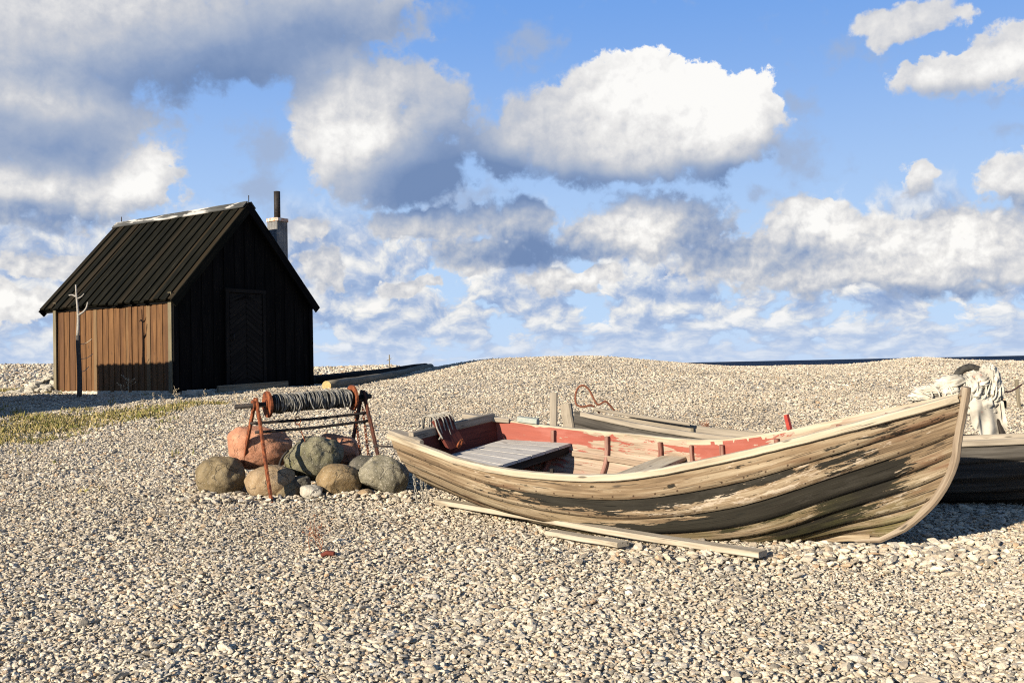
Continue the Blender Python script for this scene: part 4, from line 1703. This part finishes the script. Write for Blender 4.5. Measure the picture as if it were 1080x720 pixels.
def sheet(mb, top, nrm, drop, amp, waves, seed, rows=16):
    """cloth hanging from a line of points, in folds, ragged hem"""
    n = len(top)
    P = np.zeros((n, rows, 3))
    for i, p in enumerate(top):
        f = i / (n - 1)
        dr = drop(f)
        for j in range(rows):
            q = j / (rows - 1)
            w = math.sin(waves * 6.28 * f + 1.2 * math.sin(3 * q + seed)) * amp * (.25 + q) + .02 * mnoise.noise(Vector((f * 4, q * 3, seed)))
            P[i, j] = np.array(p) + np.array(nrm) * w + np.array([.03 * q * math.sin(5 * f + seed), 0, -dr * q])
    mb.grid(P, P)


mb = MB()
z0 = bz + .60
for dx, dy, dz, a_, b_, c_, sd, dv in ((-.36, -.03, .07, .15, .14, .05, 1, (1, 0, .1)), (-.30, -.04, .13, .16, .14, .055, 2, (1, 0, .2)), (-.14, -.05, .12, .15, .15, .10, 3, (.9, 0, .4)),
                                        (-.05, -.03, .19, .17, .16, .10, 4, (.8, 0, .5)), (.08, -.06, .14, .14, .15, .13, 5, (.5, 0, .8)), (.18, -.04, .22, .13, .16, .10, 6, (.7, .2, .6)),
                                        (.29, -.05, .22, .09, .15, .17, 7, (.2, 0, 1)), (.34, -.03, .12, .08, .15, .16, 8, (.1, 0, 1)), (.22, -.04, .0, .17, .13, .13, 9, (.3, 0, 1))):
    lump_mesh(mb, (bc[0] + dx, bc[1] + dy, z0 + dz), (a_ * .84, b_ * .8, c_ * .84), sd, .46, 4.2, dv)
top = [np.array([bc[0] + .05 + .34 * f, bc[1] - .16 - .03 * math.sin(6 * f), z0 + .12 - .1 * f]) for f in np.linspace(0, 1, 40)]
sheet(mb, top, (0, -1, 0), lambda f: .30 + .20 * math.sin(3.1 * f) ** 2 + .05 * math.sin(17 * f), .018, 2.3, 3)
top = [np.array([bc[0] + .36 + .04 * math.sin(4 * f), bc[1] - .16 + .3 * f, z0 + .12]) for f in np.linspace(0, 1, 24)]
sheet(mb, top, (1, 0, 0), lambda f: .26 + .12 * math.sin(7 * f), .02, 1.6, 5)
for k in range(12):
    x0 = bc[0] - .40 + .065 * k + random.uniform(-.03, .03)
    zt = z0 + .12 + .14 * math.sin(min(1., max(0, (x0 - bc[0] + .40) / .8)) * 1.7)
    tl = random.uniform(-.12, .12)
    mb.tube(rope_path([(x0 - tl, bc[1] - .10, z0 + .0), (x0 - tl * .3, bc[1] - .20, z0 + .08), (x0 + tl * .4, bc[1] - .17, zt), (x0 + tl, bc[1] - .02, zt + .06)], 6), .008, 5)
solo(mb, 'canvas_bundle', M['canvas'], (bc[0], bc[1], z0), 'crumpled dirty cream canvas and cord heaped on the dark trestle', 'canvas', smooth=True)
mb = MB()
cc = np.array([bc[0] + .13, bc[1] - .02, z0 + .20])
mb.tube([cc + .17 * np.array([math.cos(t) * .95, .15 * math.sin(t), math.sin(t)]) for t in np.linspace(-.3, 3.3, 22)], .04, 10)
solo(mb, 'rubber_tyre', M['rubber'], tuple(cc), 'dark half-hidden rubber ring on top of the canvas bundle', 'ring', smooth=True)
mb = MB()
ra = np.array([bc[0] + .38, bc[1], z0 + .12])
rb = on(7.15, 14.0, .34)
mb.tube(rope_path([ra, (ra + rb) / 2 + np.array([0, 0, -.05]), rb], 10), .011, 6)
solo(mb, 'guy_rope', M['brownrope'], tuple(ra), 'thin brown rope running up right from the canvas bundle to a stake', 'rope', smooth=True)
mb = MB()
rb0 = on(7.13, 14.05, -.1)
mb.beam(rb0, rb0 + np.array([-.03, 0, .50]), (0, 1, 0), .045, .045, .2)
solo(mb, 'wooden_stake', M['log'], tuple(rb0), 'small wooden stake on the shingle at the right edge', 'stake')


# ------------------------------------------------------------------ dry weeds
def weed(base, h, n, seed, mat, label, spread=.25, group='dry weed stalks', lean=.1):
    rnd = random.Random(seed)
    mb = MB()
    base = np.array(base, float)
    for k in range(n):
        az, ln = rnd.uniform(0, 6.28), rnd.uniform(.0, lean)
        hh = h * rnd.uniform(.6, 1.)
        tipv = np.array([math.cos(az) * ln, math.sin(az) * ln, hh])
        b0 = base + np.array([rnd.uniform(-.03, .03), rnd.uniform(-.03, .03), -.02])
        pth = [b0 + tipv * t + np.array([.02 * math.sin(5 * t + k), 0, 0]) for t in np.linspace(0, 1, 6)]
        mb.tube(pth, .0026 + .004 * h, 5, rs=np.linspace(1, .45, 6))
        for j in range(rnd.randint(4, 8)):
            t = rnd.uniform(.35, 1.)
            p = b0 + tipv * t
            a2 = rnd.uniform(0, 6.28)
            l2 = spread * h * rnd.uniform(.2, .6) * (1.2 - t * .7)
            e = p + np.array([math.cos(a2) * l2, math.sin(a2) * l2, l2 * rnd.uniform(.3, .9)])
            mb.tube([p, (p + e) / 2 + np.array([0, 0, -.01]), e], .0015 + .002 * h, 4, rs=[1, .8, .6])
            for q in range(2):
                s = .004 + .009 * h
                c = e + np.array([rnd.uniform(-s, s), rnd.uniform(-s, s), rnd.uniform(-s, s)])
                mb.tube([c - np.array([0, 0, s]), c, c + np.array([0, 0, s])], s * .8, 5, rs=[.3, 1, .3])
    return solo(mb, 'dry_weed', mat, tuple(base), label, 'weed', group, True)


weed(on(-6.83, 17.6), .46, 2, 1, M['stalk'], 'tallest branching dry weed in front of the shaded brown wall', .9)
weed(on(-6.08, 16.3), .24, 2, 2, M['stalk'], 'short dry weed at the grass edge, left of the paired stalks', .3)
weed(on(-6.09, 16.8), .30, 1, 3, M['stalk'], 'single thin dry stalk standing below the hut wall', .2)
weed(on(-5.76, 16.5), .22, 3, 4, M['stalk'], 'low bushy dry weed just left of the hut corner', .5)
weed(on(-5.59, 16.6), .38, 2, 5, M['stalk'], 'upright dry weed directly below the hut corner', .3)
weed(on(-5.36, 17.4), .26, 1, 6, M['stalk'], 'lone dry stalk in front of the dark gable, right of the corner', .3)
weed(on(-4.60, 16.6), .30, 2, 7, M['stalk'], 'dry weed standing below the hut door', .4)
weed(on(-1.42, 7.10), .30, 4, 8, M['redstalk'], 'thin reddish dry weed growing from the foreground shingle', .5, 'reddish weeds', .16)
weed(on(2.55, 13.2), .12, 8, 9, M['redstalk'], 'tiny reddish weed tuft on the shingle behind the boats', .6, 'reddish weeds', .08)
# far mast-like stake on the skyline
mb = MB()
p = on(-4.2, 34, -.05)
mb.tube([p, p + np.array([0, 0, .62])], .022, 6)
mb.tube([p + np.array([-.09, 0, .42]), p + np.array([.07, 0, .50])], .012, 5)
solo(mb, 'thin_stake', M['log'], tuple(p), 'thin far stake on the skyline between hut and ridge', 'stake')
# dark red scrap beside the foreground weed
mb = MB()
p = on(-1.35, 6.92, .022)
mb.sweep([p, p + np.array([.04, .01, .018]), p + np.array([.09, .0, .012])], (0, 0, 1), .05, .03, .3, ws=[.5, 1, .7])
solo(mb, 'red_scrap', M['darkred'], tuple(p), 'small dark red scrap lying beside the reddish foreground weed', 'scrap')


# ------------------------------------------------------------------ grass
def grass():
    n = 130000
    X = RNG.uniform(-14.5, -3.9, n)
    Y = RNG.uniform(9.5, 24.5, n)
    t = turf_at(X, Y)
    cl = np.array([mnoise.noise(Vector((x * 1.7, y * 1.7, 3.))) + .5 * mnoise.noise(Vector((x * 5, y * 5, 1.))) for x, y in zip(X, Y)])
    keep = RNG.uniform(0, 1, n) < np.clip(t * 1.15 - .38 + .8 * cl, 0, 1)
    X, Y, cl = X[keep], Y[keep], cl[keep]
    Z = gz(X, Y)
    mb = MB()
    V, F, Tn = [], [], []
    for x, y, z, c in zip(X, Y, Z, cl):
        for _ in range(3):
            a = random.uniform(0, 6.28)
            h = random.uniform(.018, .055) * (1 + .4 * c) * (random.uniform(1.4, 2.4) if random.random() < .12 else 1.)
            w = random.uniform(.005, .011)
            lx, ly = random.gauss(0, .5) * h, random.gauss(0, .5) * h
            bx, by = x + random.gauss(0, .03), y + random.gauss(0, .03)
            dx, dy = math.cos(a) * w, math.sin(a) * w
            o = len(V)
            V += [(bx - dx, by - dy, z - .01), (bx + dx, by + dy, z - .01), (bx + lx * .5 + dx * .7, by + ly * .5 + dy * .7, z + h * .6),
                  (bx + lx * .5 - dx * .7, by + ly * .5 - dy * .7, z + h * .6), (bx + lx, by + ly, z + h)]
            F += [(o, o + 1, o + 2, o + 3), (o + 3, o + 2, o + 4)]
            tt = min(1, max(0, random.gauss(.66 - .25 * c, .25)))
            Tn += [tt] * 5
    me = bpy.data.meshes.new('grass')
    me.from_pydata(V, [], F)
    me.attributes.new('tone', 'FLOAT', 'POINT').data.foreach_set('value', np.array(Tn, np.float32))
    me.materials.append(M['grass'])
    o = bpy.data.objects.new('grass', me)
    COL.objects.link(o)
    tag(o, 'strip of short yellow green grass in front of the hut', 'grass', kind='stuff')


grass()

# ------------------------------------------------------------------ sun
SUN_AZ = rad(47.)      # light travels towards (cos, sin) in plan
SUN_EL = rad(18.5)
sun = bpy.data.lights.new('sun', 'SUN')
sun.energy = 5.0
sun.angle = rad(.53)
sun.color = (1., .90, .755)
so = bpy.data.objects.new('sun', sun)
COL.objects.link(so)
d = Vector((math.cos(SUN_AZ) * math.cos(SUN_EL), math.sin(SUN_AZ) * math.cos(SUN_EL), -math.sin(SUN_EL)))
so.rotation_euler = d.to_track_quat('-Z', 'Y').to_euler()
so.location = (-20, -20, 20)


# ------------------------------------------------------------------ sky with clouds
EXPOSURE = 1.12


def build_world():
    w = bpy.data.worlds.new('World')
    scene.world = w
    w.use_nodes = True
    t = w.node_tree
    t.nodes.clear()
    n = NT(t)
    out = n.new('ShaderNodeOutputWorld')
    bg = n.new('ShaderNodeBackground')
    t.links.new(bg.outputs[0], out.inputs[0])
    skyt = n.new('ShaderNodeTexSky', sky_type='NISHITA')
    skyt.sun_disc = False
    skyt.sun_elevation = SUN_EL
    skyt.sun_rotation = math.atan2(-math.cos(SUN_AZ), -math.sin(SUN_AZ)) % (2 * math.pi)
    skyt.air_density = 1.0
    skyt.dust_density = .3
    skyt.ozone_density = 1.5
    STR = .05
    bg.inputs['Strength'].default_value = STR
    k = 1 / (STR * 2 ** EXPOSURE)

    # ---- cloud field in (azimuth, elevation) degrees
    def blob_list(L):
        r = []
        for q in L:
            x, y, rx, ry = q[:4]
            a0, e0 = sky_dir(x, y)
            a1, _ = sky_dir(x + rx, y)
            _, e1 = sky_dir(x, y - ry)
            r.append((math.degrees(a0), math.degrees(e0), max(abs(math.degrees(a1 - a0)), .2), max(abs(math.degrees(e1 - e0)), .2)) + tuple(q[4:]))
        return r
    body = blob_list([
        # big cumulus in the middle
        (672, 112, 108, 62), (600, 138, 92, 52), (775, 125, 60, 56), (536, 148, 56, 48), (650, 160, 150, 40), (750, 160, 72, 38),
        # its left neighbour
        (400, 90, 92, 44), (458, 112, 48, 50), (345, 112, 50, 48), (385, 140, 78, 64), (445, 172, 60, 50), (405, 190, 74, 36),
        # grey bank at upper left
        (40, 30, 250, 100), (260, 40, 170, 62), (40, 130, 150, 80), (20, 200, 165, 46), (150, 196, 50, 36), (340, 10, 120, 45),
        # bright puff and scraps
        (160, 172, 26, 28),  
        # right side
        (955, 26, 66, 22), (1000, 84, 75, 26), (1065, 60, 66, 36), (968, 186, 25, 22), (1075, 190, 44, 34), 
        # row under the big cumulus
        (690, 240, 92, 46), (630, 252, 60, 30), (450, 238, 80, 24), (520, 268, 95, 24), (545, 235, 45, 30), (870, 250, 90, 40), (800, 275, 120, 32), (1010, 262, 100, 52), (940, 262, 70, 34), (855, 225, 34, 22), (990, 298, 90, 20),
        (900, 296, 120, 20), (343, 288, 32, 26), (15, 318, 46, 24), (60, 274, 80, 16), (600, 296, 60, 16), (430, 302, 40, 10), (330, 240, 30, 18),
    ])
    # where the clouds are lit (+) or in their own shade (-)
    lightb = blob_list([
        (695, 90, 105, 50, .36), (775, 125, 55, 46, .30), (565, 125, 60, 40, -.12), (640, 150, 60, 24, -.06), (660, 197, 190, 22, -.62), (825, 160, 22, 50, -.35), (520, 190, 60, 26, -.25), (620, 165, 110, 30, .12), (830, 110, 20, 30, .1),
        (345, 130, 60, 60, .34), (395, 85, 90, 40, .24), (440, 196, 80, 40, -.50), (475, 150, 40, 50, -.28), (395, 150, 50, 30, .22),
        (270, 75, 170, 46, -.50), (340, 25, 90, 40, -.30), (110, 20, 110, 50, .10), (60, 150, 150, 36, -.34), (240, 100, 120, 22, -.20), (60, 105, 70, 14, .20), (45, 195, 130, 18, .20), (125, 195, 26, 18, .25),
        (40, 225, 160, 14, -.35), (160, 172, 28, 28, .5), (280, 160, 40, 30, -.28), (268, 200, 44, 22, -.32), (556, 58, 40, 30, -.30), (445, 12, 40, 20, -.15),
        (955, 26, 70, 26, -.02), (1050, 70, 90, 24, .26), (990, 102, 110, 12, -.22), (965, 180, 26, 18, .22), (985, 205, 34, 14, -.35), (1075, 185, 40, 20, .22), (1075, 212, 50, 12, -.35),
        (688, 232, 40, 40, .32), (750, 250, 38, 46, -.36), (610, 268, 70, 18, -.30), (640, 240, 40, 26, .12), (450, 232, 70, 16, .10), (555, 262, 40, 22, -.42), (520, 275, 90, 10, -.2),
        (870, 240, 60, 18, .16), (850, 272, 46, 14, -.38), (780, 300, 110, 10, .15), (600, 292, 120, 12, .22), (690, 312, 110, 8, -.2), (640, 337, 120, 8, .16), (880, 335, 160, 8, .2), (640, 356, 140, 8, -.2), (900, 358, 160, 8, -.12), (420, 340, 90, 8, .15), (1010, 340, 80, 10, .15), (855, 222, 30, 20, .25), (1000, 258, 70, 30, .30), (880, 270, 40, 20, .22), (1000, 312, 140, 10, -.40), (985, 240, 16, 20, -.2), (15, 316, 40, 18, .3), (300, 300, 40, 10, -.1),
    ])

    thinb = blob_list([
        (282, 157, 26, 18, .75), (268, 197, 34, 14, .7), (556, 54, 30, 24, .7), (445, 12, 34, 18, .6), (968, 203, 26, 10, .7), (1070, 136, 30, 8, .55), (330, 242, 34, 26, .6), (868, 212, 12, 6, .7),
        (798, 211, 14, 7, .7), (838, 168, 22, 34, .7), (848, 104, 14, 16, .6), (500, 150, 20, 40, .45), (905, 55, 50, 16, .4), (1040, 105, 60, 10, .4), (215, 135, 60, 14, .3), (30, 262, 60, 12, .55), (480, 215, 60, 12, .6), (250, 250, 40, 30, .3),
    ])

    def field(name, blobs, floor=1.35, smooth=.18):
        """node group: signed closeness (1 at a blob's centre, 0 on its rim)"""
        ng = bpy.data.node_groups.new(name, 'ShaderNodeTree')
        ng.interface.new_socket('P', in_out='INPUT', socket_type='NodeSocketVector')
        ng.interface.new_socket('F', in_out='OUTPUT', socket_type='NodeSocketFloat')
        g = NT(ng)
        gi, go = g.new('NodeGroupInput'), g.new('NodeGroupOutput')
        acc = None
        for q4 in blobs:
            a, e, ra, re_ = q4[:4]
            q = g.new('ShaderNodeVectorMath', operation='MULTIPLY_ADD')
            g.put(q.inputs[0], gi.outputs[0])
            q.inputs[1].default_value = (1 / ra, 1 / re_, 0)
            q.inputs[2].default_value = (-a / ra, -e / re_, 0)
            if len(q4) == 5:
                d2 = g.vmath('DOT_PRODUCT', q.outputs[0], q.outputs[0], out=1)
                ex = g.math('POWER', 2.2, g.math('MULTIPLY', d2, -1.))
                acc = g.math('MULTIPLY_ADD', ex, q4[4], acc if acc is not None else 0.)
                continue
            ln = g.vmath('LENGTH', q.outputs[0], out=1)
            if acc is None:
                acc = g.math('MINIMUM', ln, floor)
            else:
                sm = g.new('ShaderNodeMath', operation='SMOOTH_MIN')
                g.put(sm.inputs[0], acc)
                g.put(sm.inputs[1], ln)
                sm.inputs[2].default_value = smooth
                acc = sm.outputs[0]
        if len(blobs[0]) == 5:
            g.put(go.inputs[0], acc)
        else:
            g.put(go.inputs[0], g.math('SUBTRACT', 1., acc))
        return ng
    NG_B = field('cloud_bodies', body)
    NG_L = field('cloud_light', lightb)
    NG_T = field('cloud_wisps', thinb)

    def use(ng, v):
        nd = n.new('ShaderNodeGroup')
        nd.node_tree = ng
        n.put(nd.inputs[0], v)
        return nd.outputs[0]

    dirv = n.vmath('NORMALIZE', n.new('ShaderNodeTexCoord').outputs['Generated'])
    sx = n.new('ShaderNodeSeparateXYZ')
    n.put(sx.inputs[0], dirv)
    az = n.math('MULTIPLY', n.math('ARCTAN2', sx.outputs[0], sx.outputs[1]), 57.2958)
    el = n.math('MULTIPLY', n.math('ARCSINE', sx.outputs[2]), 57.2958)
    cm = n.new('ShaderNodeCombineXYZ')
    n.put(cm.inputs[0], az)
    n.put(cm.inputs[1], el)
    P = cm.outputs[0]

    # wrinkle the coordinates
    w1 = n.noise(P, .22, 3, .55, 0, 'Color')
    w2 = n.noise(P, .7, 5, .52, 0, 'Color')
    w2f = n.noise(P, 1.3, 6, .6, .2)
    wa = n.vmath('MULTIPLY', n.vmath('SUBTRACT', w1, (.5, .5, .5)), (3.6, 2.2, 0))
    wb = n.vmath('MULTIPLY', n.vmath('SUBTRACT', w2, (.5, .5, .5)), (2.4, 1.8, 0))
    PS = n.vmath('ADD', P, wa)
    PW = n.vmath('ADD', PS, wb)

    # far deck: rows of small flat clouds seen edge-on near the horizon
    e2 = n.math('ADD', n.math('MAXIMUM', el, -1.5), 3.2)
    dk = n.new('ShaderNodeCombineXYZ')
    n.put(dk.inputs[0], n.math('DIVIDE', az, 1.75))
    n.put(dk.inputs[1], n.math('MULTIPLY', n.math('LOGARITHM', e2, 2.718), 5.4))
    dkv = n.vmath('ADD', dk.outputs[0], n.vmath('MULTIPLY', n.vmath('SUBTRACT', w2, (.5, .5, .5)), (.7, .5, 0)))
    D0 = n.noise(dkv, .62, 10, .58, .25)
    D1 = n.noise(n.vmath('ADD', dkv, (-.24, .46, 0)), .62, 6, .58, .25)
    Dbig = n.noise(dkv, .28, 2, .5, 0)
    bandw = n.step(el, 10.5, 7.0)
    cover = n.math('ADD', .425, n.math('MULTIPLY', n.step(el, 5.5, 9.5), .10))
    dvar = n.math('ADD', n.math('SUBTRACT', D0, cover), n.math('MULTIPLY', n.math('SUBTRACT', Dbig, .5), .75))
    alpha_d = n.math('MULTIPLY', n.step(dvar, -.05, .05), bandw)

    # heaped clouds
    puff = n.noise(P, .62, 10, .56, .18)
    bil = n.math('ABSOLUTE', n.math('SUBTRACT', n.noise(P, 1.25, 6, .6, .1), .5))
    det = n.math('SUBTRACT', n.math('MULTIPLY', n.math('SUBTRACT', puff, .5), .95), n.math('MULTIPLY', n.math('SUBTRACT', bil, .1), .55))
    # farther clouds near the horizon show smaller heads
    low = n.step(el, 11.5, 7.)
    p3 = n.noise(P, 1.15, 8, .54, .3)
    p3L = n.noise(n.vmath('ADD', P, (-.22, .34, 0)), 1.15, 7, .54, .3)
    det = n.math('MULTIPLY_ADD', n.math('MULTIPLY', n.math('SUBTRACT', p3, .5), low), .70, det)
    F0 = n.math('ADD', use(NG_B, PW), det)
    # how much cloud lies towards the sun (up and to the left)
    PL = n.vmath('ADD', P, (-.38, .5, 0))
    puffL = n.noise(PL, .62, 8, .56, .18)
    bilL = n.math('ABSOLUTE', n.math('SUBTRACT', n.noise(PL, 1.25, 4, .6, .1), .5))
    detL = n.math('SUBTRACT', n.math('MULTIPLY', n.math('SUBTRACT', puffL, .5), .95), n.math('MULTIPLY', n.math('SUBTRACT', bilL, .1), .55))
    BL = use(NG_B, n.vmath('ADD', PW, (-.9, 1.5, 0)))
    relief = n.math('SUBTRACT', det, detL)
    big = n.math('SUBTRACT', use(NG_B, PW), BL)
    edge = n.noise(P, .5, 3, .5)
    lf = use(NG_L, PS)
    crisp = n.step(lf, .25, -.15, .12, 1.)
    soft = n.math('MULTIPLY_ADD', n.math('MULTIPLY', edge, crisp), .62, .05)
    a0 = n.new('ShaderNodeMapRange', interpolation_type='SMOOTHSTEP')
    n.put(a0.inputs[0], F0)
    a0.inputs[1].default_value = .0
    n.put(a0.inputs[2], soft)
    alpha_b = a0.outputs[0]

    light = n.math('MULTIPLY_ADD', lf, 1., .585)
    amp = n.step(lf, -.35, .25, .30, 1.)
    light = n.math('MULTIPLY_ADD', n.math('MULTIPLY', relief, amp), .52, light)
    light = n.math('MULTIPLY_ADD', n.math('MINIMUM', n.math('MAXIMUM', big, -.8), .8), .12, light)
    light = n.math('MULTIPLY_ADD', n.math('MULTIPLY', n.math('SUBTRACT', puff, .5), amp), .28, light)
    light = n.math('MULTIPLY_ADD', n.math('MULTIPLY', n.math('SUBTRACT', p3, p3L), low), .55, light)
    light = n.math('MULTIPLY_ADD', n.step(F0, .30, .0), .10, light)
    colb = n.ramp(n.math('MULTIPLY', light, 1., clamp=True),
                  [(0., (.17, .26, .46)), (.2, (.25, .34, .53)), (.40, (.42, .48, .60)), (.56, (.58, .60, .65)), (.75, (.80, .79, .78)), (.95, (1.0, .985, .95))])
    light_d = n.math('MULTIPLY_ADD', n.math('SUBTRACT', D0, D1), 2.7, .50)
    light_d = n.math('MULTIPLY_ADD', lf, .5, light_d)
    cold = n.ramp(n.math('MULTIPLY', light_d, 1., clamp=True),
                  [(0., (.26, .37, .61)), (.30, (.36, .47, .69)), (.52, (.57, .63, .75)), (.74, (.83, .83, .82)), (.95, (1., .97, .92))])

    # clear sky: the Nishita sky, dimmed and tinted slightly blue to weaken its fill light
    sky = n.mix(1., skyt.outputs[0], (.62, .66, .78), 'MULTIPLY')
    sc = lambda c: tuple(x * k for x in c)
    # fixed blue gradient laid over the sky in view, paling to haze low down
    sky = n.mix(n.step(el, 70., 22., 0, .97), sky, n.mix(n.step(el, 24., 1.), sc((.15, .355, .82)), sc((.52, .71, .97))))
    kd = n.vmath('SCALE', cold)
    kd.node.inputs['Scale'].default_value = k
    kb = n.vmath('SCALE', colb)
    kb.node.inputs['Scale'].default_value = k
    c = n.mix(n.math('MULTIPLY', alpha_d, .92), sky, kd)
    tw = n.math('MULTIPLY_ADD', n.math('SUBTRACT', puff, .5), 1.5, use(NG_T, PW))
    tw = n.math('MULTIPLY_ADD', n.math('SUBTRACT', w2f, .5), .5, tw)
    c = n.mix(n.step(tw, .12, .85, 0, .8), c, sc((.36, .45, .63)))
    c = n.mix(n.math('MULTIPLY', alpha_b, .97), c, kb)
    # lowest band fades into haze
    c = n.mix(n.step(el, 3.4, -.2, 0, .62), c, sc((.58, .70, .90)))
    n.put(bg.inputs['Color'], c)


build_world()

# ------------------------------------------------------------------ render settings
scene.view_settings.view_transform = 'Standard'
scene.view_settings.look = 'None'
scene.view_settings.exposure = EXPOSURE
scene.view_settings.gamma = 1.0
scene.view_settings.use_curve_mapping = False
scene.cycles.sample_clamp_indirect = 4
scene.cycles.max_bounces = 5
scene.cycles.diffuse_bounces = 3
scene.cycles.glossy_bounces = 2
scene.cycles.use_denoising = False
scene.cycles.filter_width = 1.15
